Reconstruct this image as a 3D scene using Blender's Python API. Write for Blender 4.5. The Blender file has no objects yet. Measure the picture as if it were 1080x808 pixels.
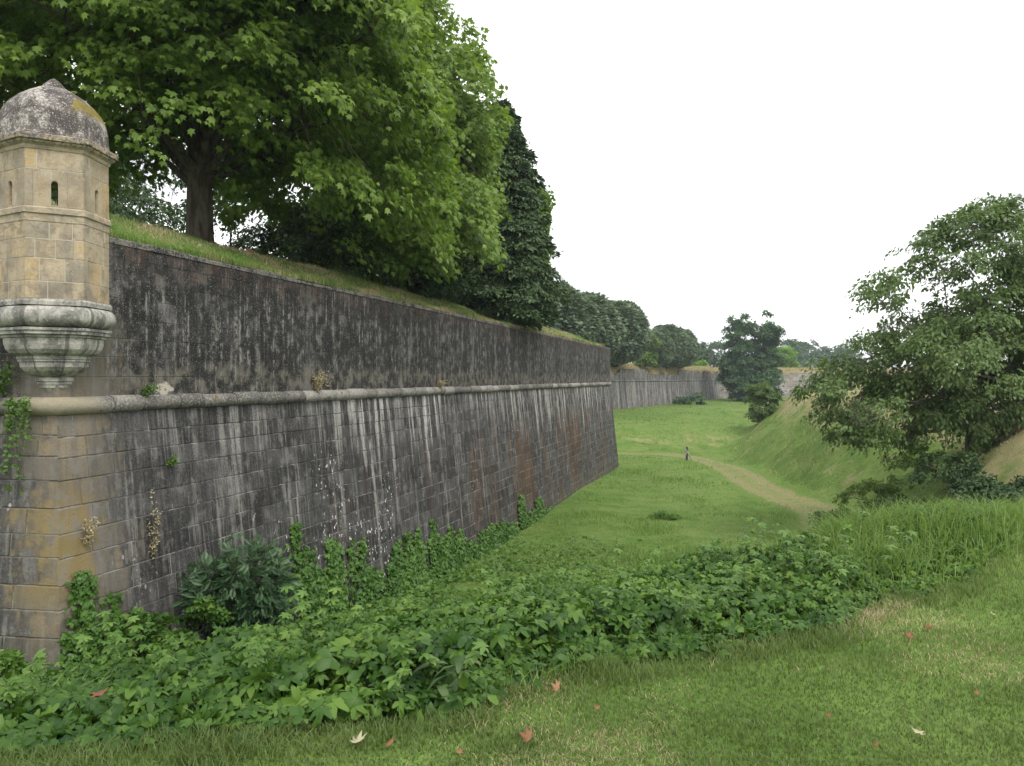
import bpy, math, random
import numpy as np
from mathutils import Vector
R = math.radians
random.seed(3)
RS = np.random.RandomState(11)
SC = bpy.context.scene
COL = SC.collection
F = 850.0; HX = 540.0; HY = 399.0          # focal length and horizon of the photograph in its pixels: used to survey places

# ------------------------------------------------------------------ object helpers
def tag(o, label=None, cat=None, group=None, kind=None):
    if label: o['label'] = label
    if cat: o['category'] = cat
    if group: o['group'] = group
    if kind: o['kind'] = kind
    return o
def thing(name, label, cat, loc=(0, 0, 0), rz=0, group=None):
    o = bpy.data.objects.new(name, None); COL.objects.link(o)
    o.empty_display_size = .3
    o.location = loc; o.rotation_euler = (0, 0, rz)
    return tag(o, label, cat, group)
def kids(o): return [c for c in bpy.data.objects if c.parent == o]
def dup(root, loc, rz=0, s=(1, 1, 1), label=None, group=None):
    r = root.copy(); COL.objects.link(r); r.location = loc; r.rotation_euler = (0, 0, rz); r.scale = s
    if label: r['label'] = label
    if group: r['group'] = group
    for ch in kids(root):
        c = ch.copy(); COL.objects.link(c); c.parent = r
    return r
def meshobj(name, V, Fc, mat, parent=None, attrs=None, uv=None, smooth=False, sizes=None):
    """V (n,3); Fc (m,k) or a list of index lists; local coordinates = world minus parent location"""
    V = np.asarray(V, dtype=np.float32)
    if parent is not None:
        V = V - np.array(parent.location, dtype=np.float32)
    me = bpy.data.meshes.new(name)
    if isinstance(Fc, np.ndarray):
        m, k = Fc.shape
        me.vertices.add(len(V)); me.vertices.foreach_set('co', V.ravel())
        me.loops.add(m * k); me.loops.foreach_set('vertex_index', Fc.astype(np.int32).ravel())
        me.polygons.add(m); me.polygons.foreach_set('loop_start', np.arange(0, m * k, k, dtype=np.int32))
        me.update(calc_edges=True)
    else:
        me.from_pydata(V.tolist(), [], [list(map(int, f)) for f in Fc]); me.update()
    if attrs:
        for an, av in attrs.items():
            a = me.attributes.new(an, 'FLOAT', 'POINT'); a.data.foreach_set('value', np.asarray(av, dtype=np.float32))
    if uv is not None:
        l = me.uv_layers.new(name='wall')
        vi = np.zeros(len(me.loops), dtype=np.int32); me.loops.foreach_get('vertex_index', vi)
        l.data.foreach_set('uv', np.asarray(uv, dtype=np.float32)[vi].ravel())
    if smooth:
        me.polygons.foreach_set('use_smooth', np.ones(len(me.polygons), dtype=bool))
    me.materials.append(mat)
    o = bpy.data.objects.new(name, me); COL.objects.link(o)
    if parent is not None: o.parent = parent
    return o
class MB:
    """collects pieces of one mesh"""
    def __init__(s): s.V = []; s.F = []; s.A = []; s.U = []
    def add(s, v, f, a=0.0, u=None):
        b = len(s.V); s.V += [tuple(p) for p in v]; s.F += [[i + b for i in q] for q in f]
        s.A += ([a] * len(v)) if not hasattr(a, '__len__') else list(a)
        s.U += list(u) if u is not None else [(0, 0)] * len(v)
    def build(s, name, mat, parent=None, smooth=False):
        return meshobj(name, np.array(s.V), s.F, mat, parent, {'rnd': s.A}, s.U, smooth)

# ------------------------------------------------------------------ value noise
def _h(ix, iy, iz, seed):
    n = (ix.astype(np.int64) * 374761393 + iy.astype(np.int64) * 668265263 + iz.astype(np.int64) * 2147483647 + seed * 974711) & 0xffffffff
    n = ((n ^ (n >> 13)) * 1274126177) & 0xffffffff
    n = ((n ^ (n >> 16)) * 2246822519) & 0xffffffff
    return ((n ^ (n >> 15)) & 0xffffff) / float(0xffffff)
def vnoise(x, y, z=0, seed=0):
    x = np.asarray(x, dtype=float); y = np.asarray(y, dtype=float); z = np.zeros_like(x) + z
    ix, iy, iz = np.floor(x), np.floor(y), np.floor(z)
    fx, fy, fz = x - ix, y - iy, z - iz
    fx, fy, fz = [t * t * (3 - 2 * t) for t in (fx, fy, fz)]
    r = 0
    for a in (0, 1):
        for b in (0, 1):
            for c in (0, 1):
                w = (fx if a else 1 - fx) * (fy if b else 1 - fy) * (fz if c else 1 - fz)
                r = r + w * _h(ix + a, iy + b, iz + c, seed)
    return r
def fbm(x, y, z=0, seed=0, o=3):
    s = 0; a = .5; t = 0
    for k in range(o):
        s = s + a * vnoise(np.asarray(x) * 2 ** k, np.asarray(y) * 2 ** k, np.asarray(z) * 2 ** k, seed + k); t += a; a *= .5
    return s / t
def sstep(a, b, x):
    t = np.clip((x - a) / (b - a), 0, 1); return t * t * (3 - 2 * t)

# ------------------------------------------------------------------ node helpers
class NT:
    def __init__(s, name):
        s.m = bpy.data.materials.new(name); s.m.use_nodes = True; s.t = s.m.node_tree; s.t.nodes.clear()
        s.out = s.t.nodes.new('ShaderNodeOutputMaterial')
    def n(s, typ, **kw):
        x = s.t.nodes.new(typ)
        for k, v in kw.items(): setattr(x, k, v)
        return x
    def lk(s, a, b): s.t.links.new(a, b)
    def put(s, sock, v):
        if isinstance(v, bpy.types.NodeSocket): s.lk(v, sock)
        elif v is not None:
            if sock.type == 'RGBA' and not hasattr(v, '__len__'): v = (v, v, v, 1)
            if sock.type == 'RGBA' and len(v) == 3: v = (*v, 1)
            sock.default_value = v
    def math(s, op, a, b=None, c=None, clamp=False):
        x = s.n('ShaderNodeMath', operation=op, use_clamp=clamp); s.put(x.inputs[0], a)
        if b is not None: s.put(x.inputs[1], b)
        if c is not None: s.put(x.inputs[2], c)
        return x.outputs[0]
    def mul(s, a, b): return s.math('MULTIPLY', a, b)
    def add(s, a, b): return s.math('ADD', a, b)
    def sub(s, a, b): return s.math('SUBTRACT', a, b)
    def ss(s, v, a, b):                      # smoothstep, a may be greater than b
        x = s.n('ShaderNodeMapRange', interpolation_type='SMOOTHSTEP')
        s.put(x.inputs[0], v)
        if a < b: vals = (a, b, 0, 1)
        else: vals = (b, a, 1, 0)
        for i, q in enumerate(vals): x.inputs[i + 1].default_value = q
        return x.outputs[0]
    def band(s, v, a, b, w): return s.mul(s.ss(v, a - w, a + w), s.ss(v, b + w, b - w))
    def mix(s, f, a, b, mode='MIX'):
        x = s.n('ShaderNodeMix', data_type='RGBA', blend_type=mode)
        s.put(x.inputs[0], f); s.put(x.inputs[6], a); s.put(x.inputs[7], b); return x.outputs[2]
    def noise(s, vec, scale, detail=3, rough=.55, dist=0.0):
        x = s.n('ShaderNodeTexNoise'); s.put(x.inputs['Vector'], vec)
        x.inputs['Scale'].default_value = scale; x.inputs['Detail'].default_value = detail
        x.inputs['Roughness'].default_value = rough; x.inputs['Distortion'].default_value = dist
        return x.outputs[0]
    def vor(s, vec, scale, out=0, **kw):
        x = s.n('ShaderNodeTexVoronoi', **kw); s.put(x.inputs['Vector'], vec); x.inputs['Scale'].default_value = scale
        return x.outputs[out]
    def scaled(s, vec, sc, off=(0, 0, 0)):
        x = s.n('ShaderNodeMapping'); s.put(x.inputs[0], vec); x.inputs['Scale'].default_value = sc; x.inputs['Location'].default_value = off
        return x.outputs[0]
    def attr(s, name): return s.n('ShaderNodeAttribute', attribute_name=name).outputs['Fac']
    def uv(s): return s.n('ShaderNodeUVMap', uv_map='wall').outputs[0]
    def obj(s): return s.n('ShaderNodeTexCoord').outputs['Object']
    def geo(s): return s.n('ShaderNodeNewGeometry')
    def sep(s, v): x = s.n('ShaderNodeSeparateXYZ'); s.put(x.inputs[0], v); return x.outputs
    def ramp(s, f, stops, interp='LINEAR'):
        x = s.n('ShaderNodeValToRGB'); s.put(x.inputs[0], f); cr = x.color_ramp; cr.interpolation = interp
        while len(cr.elements) < len(stops): cr.elements.new(.5)
        for e, (p, c) in zip(cr.elements, stops): e.position = p; e.color = (*c, 1)
        return x.outputs[0]
    def bump(s, h, dist, strength=1.0, normal=None):
        x = s.n('ShaderNodeBump'); s.put(x.inputs['Height'], h); x.inputs['Distance'].default_value = dist; x.inputs['Strength'].default_value = strength
        if normal is not None: s.lk(normal, x.inputs['Normal'])
        return x.outputs[0]
    def bsdf(s, col, rough=.9, spec=.25, normal=None):
        x = s.n('ShaderNodeBsdfPrincipled'); s.put(x.inputs['Base Color'], col); s.put(x.inputs['Roughness'], rough)
        x.inputs['Specular IOR Level'].default_value = spec
        if normal is not None: s.lk(normal, x.inputs['Normal'])
        return x.outputs[0]
    def done(s, sh): s.lk(sh, s.out.inputs[0]); return s.m

def leaf_mat(name, c_dark, c_mid, c_light, trans=.3, rough=.5, spec=.3, clump=.25, yellow=None, yfrac=.0, big=0):
    t = NT(name)
    r = t.attr('rnd'); o = t.geo().outputs['Position']
    n = t.noise(o, clump, 2)
    f = t.add(t.mul(r, .6), t.mul(t.sub(n, .5), 1.3))
    f = t.add(f, .2)
    if big: f = t.add(f, t.mul(t.sub(t.noise(o, .16, 4, .65), .5), big))
    col = t.ramp(f, [(0, c_dark), (.45, c_mid), (1, c_light)])
    if yellow:
        col = t.mix(t.ss(r, 1 - yfrac, 1 - yfrac + .01), col, yellow)
    d = t.bsdf(col, rough, spec)
    tr = t.n('ShaderNodeBsdfTranslucent'); t.lk(t.mix(.5, col, (c_light[0] * 1.3, c_light[1] * 1.5, c_light[2] * .6)), tr.inputs[0])
    mx = t.n('ShaderNodeMixShader'); mx.inputs[0].default_value = trans
    t.lk(d, mx.inputs[1]); t.lk(tr.outputs[0], mx.inputs[2])
    return t.done(mx.outputs[0])
def bark_mat(name, a, b, sc=6):
    t = NT(name); o = t.obj()
    n = t.noise(t.scaled(o, (1, 1, .25)), sc, 4, .6)
    p = t.noise(o, 1.7, 3)
    col = t.mix(t.ss(n, .35, .65), a, b)
    col = t.mix(t.mul(t.ss(p, .5, .65), .5), col, (b[0] * 1.3, b[1] * 1.35, b[2] * 1.2))
    return t.done(t.bsdf(col, .9, .15, t.bump(n, .03, .8)))

# ------------------------------------------------------------------ masonry
def masonry(kind):
    t = NT('masonry_' + kind)
    uv = t.uv(); U, Vv = t.sep(uv)[0], t.sep(uv)[1]
    r = t.attr('rnd')
    mort = t.ss(r, -.4, -.6)
    g = t.geo(); P = g.outputs['Position']
    P2 = t.scaled(P, (1, 1, 1))
    fine = t.noise(P, 22, 5, .65); mid = t.noise(P, 3.2, 4, .6); big = t.noise(P, .35, 3, .55)
    st1 = t.noise(t.scaled(uv, (4.5, .16, 1)), 1, 5, .6, .15)       # run-off streaks, stretched down the wall
    st2 = t.noise(t.scaled(uv, (1.3, .10, 1), (7, 3, 0)), 1, 4, .6, .2)
    st3 = t.noise(t.scaled(uv, (11, .5, 1), (2, 9, 0)), 1, 4, .6, .1)
    rr = t.noise(t.scaled(uv, (1, 1, 1)), 90, 2)
    if kind == 'bastion':
        low = t.ss(Vv, -.3, -.7)                                   # 1 below the cordon
        absU = t.math('ABSOLUTE', U)
        base = t.mix(t.ss(t.add(t.mul(r, .42), t.mul(mid, .75)), .35, .95), (.024, .024, .023), (.082, .081, .079))
        base = t.mix(t.mul(t.ss(st3, .40, .62), .40), base, (.105, .100, .095))
        base = t.mix(t.mul(t.ss(t.add(mid, t.mul(t.sub(st1, .5), .9)), .52, .68), .55), base, (.17, .16, .148))
        base = t.mix(t.mul(t.ss(fine, .54, .70), .40), base, (.23, .22, .20))
        base = t.mix(t.mul(t.ss(fine, .50, .34), .5), base, (.018, .018, .017))
        # black crust on the parapet, thin grey flecks
        up_ = t.sub(1.0, low)
        crust = t.mul(up_, t.ss(t.add(t.mul(st2, .6), t.mul(mid, .4)), .60, .46))
        base = t.mix(t.mul(crust, .8), base, (.019, .019, .018))
        fl = t.mul(up_, t.mul(t.ss(st3, .50, .62), t.mul(t.ss(t.noise(P, 7, 4, .7), .44, .58), t.ss(t.add(mid, big), .86, 1.10))))
        base = t.mix(t.mul(fl, .8), base, (.25, .24, .22))
        base = t.mix(t.mul(t.mul(up_, t.ss(t.noise(P, 34, 3), .62, .68)), .7), base, (.34, .325, .30))
        base = t.mix(t.mul(t.band(Vv, -.3, .25, .2), t.mul(t.ss(mid, .4, .6), .55)), base, (.15, .135, .105))
        base = t.mix(t.mul(t.mul(up_, t.ss(Vv, 1.6, 2.6)), t.mul(t.ss(t.add(mid, t.mul(fine, .5)), .72, .85), .75)), base, (.065, .036, .026))
        base = t.mix(t.mul(t.band(Vv, 2.52, 2.9, .03), t.ss(t.add(fine, t.mul(mid, .5)), .68, .82)), base, (.16, .15, .135))
        # pale lime run-off starting under the cordon, stronger along the far half
        wl = t.noise(t.scaled(uv, (2.1, .07, 1), (13, 3, 0)), 1, 5, .65, .12)
        wn = t.noise(t.scaled(uv, (.45, .0, 1), (3, 1, 0)), 1, 3)
        wb = t.noise(t.scaled(uv, (1.6, .55, 1), (5, 8, 0)), 1, 4, .65)
        fade = t.mul(low, t.ss(t.add(t.add(Vv, t.mul(wn, 7.0)), t.mul(wb, 2.2)), .9, 4.2))
        lime = t.mul(t.mul(t.mul(fade, t.ss(t.noise(t.scaled(uv, (.22, .1, 1), (1, 4, 0)), 1, 4, .6), .36, .54)), t.ss(t.add(t.add(t.mul(wl, .55), t.mul(st1, .33)), t.mul(wb, .16)), .505, .575)), t.ss(U, .5, 10))
        base = t.mix(t.mul(lime, t.mul(t.ss(fine, .25, .55), .92)), base, (.50, .485, .45))
        base = t.mix(t.mul(t.mul(t.ss(t.add(st1, t.mul(t.sub(wb, .5), .4)), .58, .68), low), t.mul(t.ss(U, 1.5, 8), .55)), base, (.30, .285, .26))
        base = t.mix(t.mul(t.mul(low, t.ss(st3, .55, .66)), t.mul(t.ss(wb, .42, .58), .5)), base, (.24, .23, .215))
        base = t.mix(t.mul(t.mul(low, t.ss(st3, .46, .36)), .5), base, (.034, .033, .035))
        # rust brown sheets near the far end, wine red threads nearer
        rust = t.mul(t.ss(t.add(t.noise(t.scaled(uv, (.8, .13, 1), (31, 2, 0)), 1, 5, .65, .2), t.mul(t.sub(mid, .5), .25)), .49, .57), t.mul(t.band(U, 21, 57, 4), t.band(Vv, -8.2, -2.4, 1.2)))
        base = t.mix(t.mul(rust, t.mul(t.ss(t.add(fine, t.mul(t.sub(st3, .5), .6)), .42, .58), .88)), base, (.115, .058, .020))
        dkr = t.mul(t.ss(t.noise(t.scaled(uv, (2.6, .12, 1), (3, 12, 0)), 1, 4, .6, .2), .57, .64), t.mul(t.band(U, 8, 46, 4), t.ss(Vv, -1.4, -3.2)))
        base = t.mix(t.mul(t.mul(dkr, t.ss(fine, .35, .6)), .6), base, (.050, .022, .014))
        base = t.mix(t.mul(t.ss(t.add(Vv, t.mul(mid, 1.5)), -5.6, -7.0), .4), base, (.10, .10, .06))
        # chalk white spots
        vd = t.vor(t.scaled(uv, (1, .55, 1), (.3, .1, 0)), 10.0, 0)
        zone = t.add(t.noise(t.scaled(uv, (.5, .35, 1), (4, 4, 0)), 1, 3), t.mul(t.mul(t.band(U, 7.0, 14, 2), t.ss(Vv, -2, -5)), .36))
        spots = t.mul(t.mul(t.ss(vd, .31, .22), t.ss(zone, .56, .76)), t.mul(low, t.ss(t.noise(uv, 5.5, 2), .50, .56)))
        base = t.mix(t.mul(spots, t.ss(Vv, -1.6, -2.6)), base, (.72, .71, .68))
        # bare sandstone of the rebuilt corner, patchy edge
        edge = t.add(absU, t.add(t.mul(t.sub(r, .5), .6), t.add(t.mul(t.sub(mid, .5), 2.6), t.mul(t.sub(st1, .5), 1.6))))
        lim = t.add(t.mul(t.ss(U, -.05, .05), .55), .45)             # wider on the long face
        lowtan = t.mul(t.ss(t.add(Vv, t.mul(mid, 1.6)), -4.6, -3.2), t.ss(Vv, 1.3, .7))
        tanm = t.mul(t.ss(t.sub(edge, lim), .5, -.35), lowtan)
        tanc = t.mix(t.ss(r, .2, .9), (.185, .165, .13), (.27, .215, .14))
        tanc = t.mix(t.mul(t.ss(fine, .45, .65), .45), tanc, (.10, .095, .085))
        tanc = t.mix(t.mul(t.ss(big, .40, .56), .45), tanc, (.10, .09, .075))
        tanc = t.mix(t.mul(t.ss(st1, .50, .62), .45), tanc, (.09, .085, .08))
        yl = t.mul(t.band(t.add(Vv, mid), -3.3, -1.6, .5), t.mul(t.ss(t.add(absU, t.mul(t.sub(mid, .5), 1.6)), .95, .15), .75))
        tanc = t.mix(yl, tanc, (.27, .20, .075))
        base = t.mix(t.mul(tanm, .85), base, tanc)
        base = t.mix(t.mul(t.mul(t.ss(absU, 2.6, .3), t.mul(t.ss(mid, .42, .58), t.ss(st1, .42, .6))), .45), base, (.22, .205, .18))
        # a bright scar where a stone broke off just above the cordon
        du = t.math('ABSOLUTE', t.sub(U, 2.62)); dv = t.math('ABSOLUTE', t.sub(Vv, -.22))
        scar = t.ss(t.add(t.add(t.mul(du, 2.4), t.mul(dv, 4.5)), t.mul(t.sub(t.noise(uv, 7, 3), .5), 1.3)), .85, .62)
        base = t.mix(scar, base, (.40, .36, .30))
        mcol = t.mix(t.ss(t.add(mid, t.mul(t.ss(Vv, -1.5, -4.5), .16)), .46, .66), (.085, .08, .078), (.33, .315, .285))
        jn = t.noise(P, 1.1, 4, .7)
        mfac = t.mul(mort, t.add(t.mul(low, t.add(t.mul(t.ss(jn, .42, .58), .70), .14)), .03))
    elif kind == 'far':
        base = t.mix(t.ss(t.add(t.mul(r, .5), t.mul(mid, .6)), .35, .95), (.085, .083, .080), (.155, .150, .142))
        base = t.mix(t.ss(st2, .42, .32), base, (.045, .044, .042))
        base = t.mix(t.mul(t.ss(t.add(st1, t.mul(t.sub(st2, .5), .8)), .50, .62), .8), base, (.29, .28, .26))
        base = t.mix(t.mul(t.ss(big, .55, .7), .3), base, (.22, .175, .12))
        mcol = (.22, .21, .19); mfac = t.mul(mort, .5)
    elif kind == 'pale':
        base = t.mix(t.ss(t.add(t.mul(r, .5), t.mul(mid, .6)), .3, .95), (.20, .18, .165), (.36, .335, .31))
        base = t.mix(t.mul(t.ss(st2, .56, .64), .55), base, (.11, .10, .095))
        base = t.mix(t.mul(t.ss(big, .52, .66), .5), base, (.30, .24, .17))
        mcol = (.3, .28, .25); mfac = t.mul(mort, .5)
    elif kind == 'sandstone':
        base = t.ramp(r, [(0, (.29, .25, .19)), (.3, (.39, .315, .21)), (.6, (.43, .36, .26)), (.8, (.43, .32, .17)), (1, (.35, .30, .23))])
        n2 = t.noise(t.scaled(P, (1, 1, 1.8)), 5, 4, .6, .6)
        base = t.mix(t.mul(t.ss(n2, .50, .64), .55), base, (.29, .215, .125))
        base = t.mix(t.mul(t.ss(mid, .52, .68), .5), base, (.44, .385, .30))
        base = t.mix(t.mul(t.ss(fine, .52, .68), .45), base, (.19, .17, .145))
        base = t.mix(t.mul(t.ss(t.noise(P, 1.4, 5, .7), .46, .62), .5), base, (.19, .17, .14))
        base = t.mix(t.mul(t.ss(t.noise(t.scaled(P, (1, 1, .3)), 3.0, 5, .7), .54, .66), .45), base, (.13, .115, .095))
        base = t.mix(t.mul(t.ss(t.noise(P, 9, 5, .75), .56, .66), .45), base, (.47, .42, .34))
        base = t.mix(t.mul(t.band(t.sep(P)[2], 3.84, 4.2, .05), t.ss(t.add(fine, t.mul(mid, .4)), .62, .80)), base, (.12, .105, .10))
        base = t.mix(t.mul(t.band(t.sep(P)[2], 1.2, 1.55, .12), t.mul(t.ss(mid, .42, .6), .6)), base, (.13, .12, .11))
        base = t.mix(t.mul(t.band(t.sep(P)[2], 2.2, 2.75, .25), t.mul(t.ss(n2, .5, .62), .35)), base, (.16, .145, .13))
        mcol = (.46, .42, .35); mfac = t.mul(mort, .85)
    elif kind == 'lichen':
        base = t.mix(t.ss(mid, .38, .6), (.085, .072, .068), (.20, .18, .165))
        vn = t.vor(t.scaled(P, (1, 1, .8)), 5.5, 0)
        lich = t.mul(t.ss(t.add(t.mul(fine, .8), t.mul(mid, .7)), .78, .86), .9)
        base = t.mix(lich, base, (.40, .38, .345))
        cour = t.math('ABSOLUTE', t.sub(t.math('FRACT', t.mul(t.sep(P)[2], 3.1)), .5))
        base = t.mix(t.mul(t.ss(cour, .02, .008), .7), base, (.03, .028, .028))
        base = t.mix(t.mul(t.ss(t.noise(P, 48, 3), .60, .66), .7), base, (.62, .60, .56))
        base = t.mix(t.mul(t.ss(fine, .46, .36), .55), base, (.04, .036, .036))
        nz = t.sep(P)
        moss = t.mul(t.band(nz[2], 4.5, 4.78, .1), t.ss(t.add(nz[0], t.mul(mid, .8)), -7.08, -6.9))
        base = t.mix(moss, base, (.19, .15, .04))
        mcol = (.07, .06, .055); mfac = t.mul(mort, .9)
    elif kind == 'greystone':
        base = t.mix(t.ss(mid, .35, .62), (.17, .165, .15), (.40, .385, .34))
        base = t.mix(t.mul(t.ss(t.noise(t.scaled(P, (3, 3, .8)), 1.5, 4), .52, .64), .7), base, (.10, .10, .095))
        base = t.mix(t.mul(t.ss(fine, .56, .66), .6), base, (.52, .51, .47))
        base = t.mix(t.mul(t.ss(fine, .44, .36), .5), base, (.05, .05, .05))
        mcol = (.11, .105, .095); mfac = t.mul(mort, .8)
    elif kind == 'cordon':
        base = t.mix(t.ss(t.add(t.mul(r, .5), t.mul(mid, .6)), .35, .85), (.10, .095, .085), (.27, .255, .23))
        base = t.mix(t.mul(t.ss(fine, .53, .63), .7), base, (.38, .365, .33))
        base = t.mix(t.mul(t.ss(fine, .46, .36), .6), base, (.05, .048, .045))
        base = t.mix(t.mul(t.ss(mid, .60, .68), .9), base, (.11, .085, .03))
        absU = t.math('ABSOLUTE', U)
        base = t.mix(t.mul(t.ss(absU, 1.1, .5), .75), base, (.30, .265, .18))
        mcol = (.05, .05, .05); mfac = mort
    col = t.mix(mfac, base, mcol)
    h = t.add(t.mul(fine, .5), t.mul(mid, .6)); h = t.add(h, t.mul(rr, .1))
    nrm = t.bump(h, .03, .75)
    return t.done(t.bsdf(col, .93, .12, nrm))

def grass_ground_mat():
    t = NT('grass_ground'); P = t.geo().outputs['Position']
    near = t.noise(P, 6, 4, .65); mid = t.noise(P, .7, 4, .6); big = t.noise(P, .11, 3, .55); fine = t.noise(P, 40, 3, .7)
    stroke = t.noise(t.scaled(P, (1, 1, .3)), 2.2, 5, .7)
    dry = t.attr('dry'); vine = t.attr('vine')
    col = t.mix(t.ss(mid, .35, .65), (.082, .145, .030), (.120, .190, .046))
    col = t.mix(t.mul(t.ss(big, .45, .62), .55), col, (.135, .195, .055))
    col = t.mix(t.mul(t.ss(stroke, .48, .68), .55), col, (.050, .090, .022))
    col = t.mix(t.mul(t.ss(t.noise(P, .28, 5, .7), .50, .62), .45), col, (.16, .19, .06))
    col = t.mix(t.mul(t.ss(near, .5, .7), .35), col, (.13, .17, .05))
    d = t.math('ADD', dry, t.mul(t.sub(t.noise(P, .55, 5, .68), .5), 1.6))
    col = t.mix(t.mul(t.ss(d, .40, .75), t.add(t.mul(t.ss(dry, .85, .95), .12), .78)), col, t.mix(t.ss(fine, .4, .6), (.21, .18, .085), (.33, .275, .16)))
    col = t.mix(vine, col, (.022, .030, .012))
    h = t.add(t.mul(near, .5), t.mul(fine, .3))
    return t.done(t.bsdf(col, 1.0, .05, t.bump(h, .06, .8)))

# ------------------------------------------------------------------ terrain
RX = [-60, -3.2, -2.4, -1.6, .4, 2.35, 4, 5.7, 9, 20, 60]
TOE = np.array([(2.0, 9), (4.5, 15), (9.2, 24), (14.4, 34), (18.8, 44), (20.0, 60), (21.5, 75), (24.5, 88), (31, 100), (44, 130), (70, 190), (120, 300)])
def toe_dist(x, y):
    """signed distance, positive on the right-hand side of the foot of the counterscarp"""
    best = np.full(x.shape, 1e9); sg = np.ones(x.shape)
    for (a, b) in zip(TOE[:-1], TOE[1:]):
        d = b - a; L = np.hypot(*d); tx, ty = d / L
        s = np.clip((x - a[0]) * tx + (y - a[1]) * ty, 0, L)
        px, py = x - a[0] - s * tx, y - a[1] - s * ty
        dd = np.hypot(px, py); cr = (x - a[0]) * ty - (y - a[1]) * tx
        m = dd < best; best = np.where(m, dd, best); sg = np.where(m, np.sign(cr), sg)
    return best * sg
def smax(a, b, k): h = np.clip(.5 + .5 * (a - b) / k, 0, 1); return b + (a - b) * h + k * h * (1 - h)
def smin(a, b, k): return -smax(-a, -b, k)
def _sm(x, tab):
    return sum(np.interp(x + k * .45, RX, tab) * w_ for k, w_ in ((-2, .1), (-1, .22), (0, .36), (1, .22), (2, .1)))
def yridge(x): return _sm(x, [4.4, 4.6, 4.8, 5.0, 5.75, 6.8, 7.7, 8.3, 9.5, 12, 20]) + (fbm(x * .7, x * 0, 0, 61) - .5) * .7
def zridge(x): return (fbm(x * .9, x * 0, 0, 62) - .5) * .12 + _sm(x, [-2.0, -1.93, -1.95, -1.77, -1.72, -1.56, -1.36, -1.45, -1.55, -1.7, -1.9])
def ground_z(x, y):
    x = np.asarray(x, dtype=float); y = np.asarray(y, dtype=float)
    yr, zr = yridge(x), zridge(x)
    lawn = -1.65 + .02 * (fbm(x * .8, y * .8, 0, 5) - .5) + np.clip(y - 3, 0, 3) * np.interp(x, [0, 6], [0, .03])
    zl = lawn + (zr - lawn) * sstep(-1.5, 0, y - yr)
    dist = np.maximum(y - yr, 0)
    soft = np.where(dist < .5, dist ** 2, dist - .25)
    z = zl - 6.0 * (1 - np.exp(-soft / 11.0)) - .15 * sstep(20, 50, dist)
    z = z + (fbm(x * .12, y * .12, 0, 9) - .5) * .35 * sstep(6, 25, dist)
    pl = sstep(84 + (fbm(x * .1, 3 + 0 * x, 0, 2) - .5) * 3, 95, y) * 2.3 + np.clip(y - 93, 0, 130) * .0085
    z = z + pl
    td = toe_dist(x, y) + (fbm(x * .25, y * .25, 0, 21) - .5) * 1.6
    hill = -7.35 + pl * .6 + .86 * np.maximum(td, -3)
    cap = -1.95 + (fbm(x * .08, y * .08, 0, 31) - .5) * .5 + .5 * sstep(13, 23, x) - .25 * sstep(0, 12, 22 - x)
    hill = hill + (fbm(x * .55, y * .55, 0, 71) - .5) * .55 + (fbm(x * 1.6, y * 1.6, 0, 72) - .5) * .18
    hill = smin(hill, cap, 1.0)
    w = sstep(9, 15, y)
    z = z + (smax(z, hill, .8) - z) * w
    z = z + (fbm(x * .6, y * .6, 0, 41) - .5) * .12 * sstep(10, 20, y) * (1 - sstep(60, 120, y))
    return z
# the ground: rings of growing spacing round the viewpoint, out past the horizon trees
ang = np.concatenate([np.arange(-42, 42, .2), np.arange(42, 318, 4)]) * math.pi / 180
nr = 560
rad = 0.6 * np.exp(np.linspace(0, math.log(3000 / .6), nr))
AA, RR = np.meshgrid(ang, rad)
GX, GY = RR * np.sin(AA), RR * np.cos(AA)
GZ = ground_z(GX, GY)
na = len(ang)
idx = np.arange(nr * na).reshape(nr, na)
q = np.stack([idx[:-1], np.roll(idx, -1, 1)[:-1], np.roll(idx, -1, 1)[1:], idx[1:]], -1).reshape(-1, 4)
GV = np.stack([GX, GY, GZ], -1).reshape(-1, 3)
cv = np.array([[0, 0, -1.65]])
GV = np.vstack([GV, cv]); ci = len(GV) - 1
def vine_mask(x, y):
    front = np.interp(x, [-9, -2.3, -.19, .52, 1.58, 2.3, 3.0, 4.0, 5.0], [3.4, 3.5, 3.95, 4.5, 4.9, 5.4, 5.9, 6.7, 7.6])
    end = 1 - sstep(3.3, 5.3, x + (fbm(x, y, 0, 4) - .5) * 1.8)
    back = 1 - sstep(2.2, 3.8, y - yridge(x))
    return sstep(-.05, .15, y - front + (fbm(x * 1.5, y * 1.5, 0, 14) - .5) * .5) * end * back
def dry_mask(x, y):
    td = toe_dist(x, y)
    d = .70 * sstep(1.5, 5.5, td) * sstep(16, 24, y)
    d = np.maximum(d, .92 * sstep(3.0, 6.0, td) * sstep(22, 28, y) * (1 - sstep(42, 52, y)))
    d = np.maximum(d, .36 * sstep(-2.5, 1.5, td) * sstep(25, 45, y))
    d = np.maximum(d, .12 * sstep(92, 110, y))
    d = np.maximum(d, .66 * sstep(1.0, 5, td) * sstep(76, 88, y))
    d = np.maximum(d, .50 * np.exp(-((y - 89.0) / 3.2) ** 2) * sstep(9, 13, x) * (1 - sstep(30, 34, x)))
    lw = (1 - sstep(-1.6, -.4, y - yridge(x))) * .18 * sstep(-1.2, 1.2, x + .6 * (4 - y))
    return np.maximum(d, lw)
tri = np.stack([np.full(na, ci), np.roll(idx[0], -1), idx[0]], -1)
dryv = dry_mask(GV[:, 0], GV[:, 1]); vinev = vine_mask(GV[:, 0], GV[:, 1])
m_ground = grass_ground_mat()
Fg = [list(a) for a in q[:, ::-1]] + [list(a) for a in tri]
me = bpy.data.meshes.new('ground')
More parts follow.
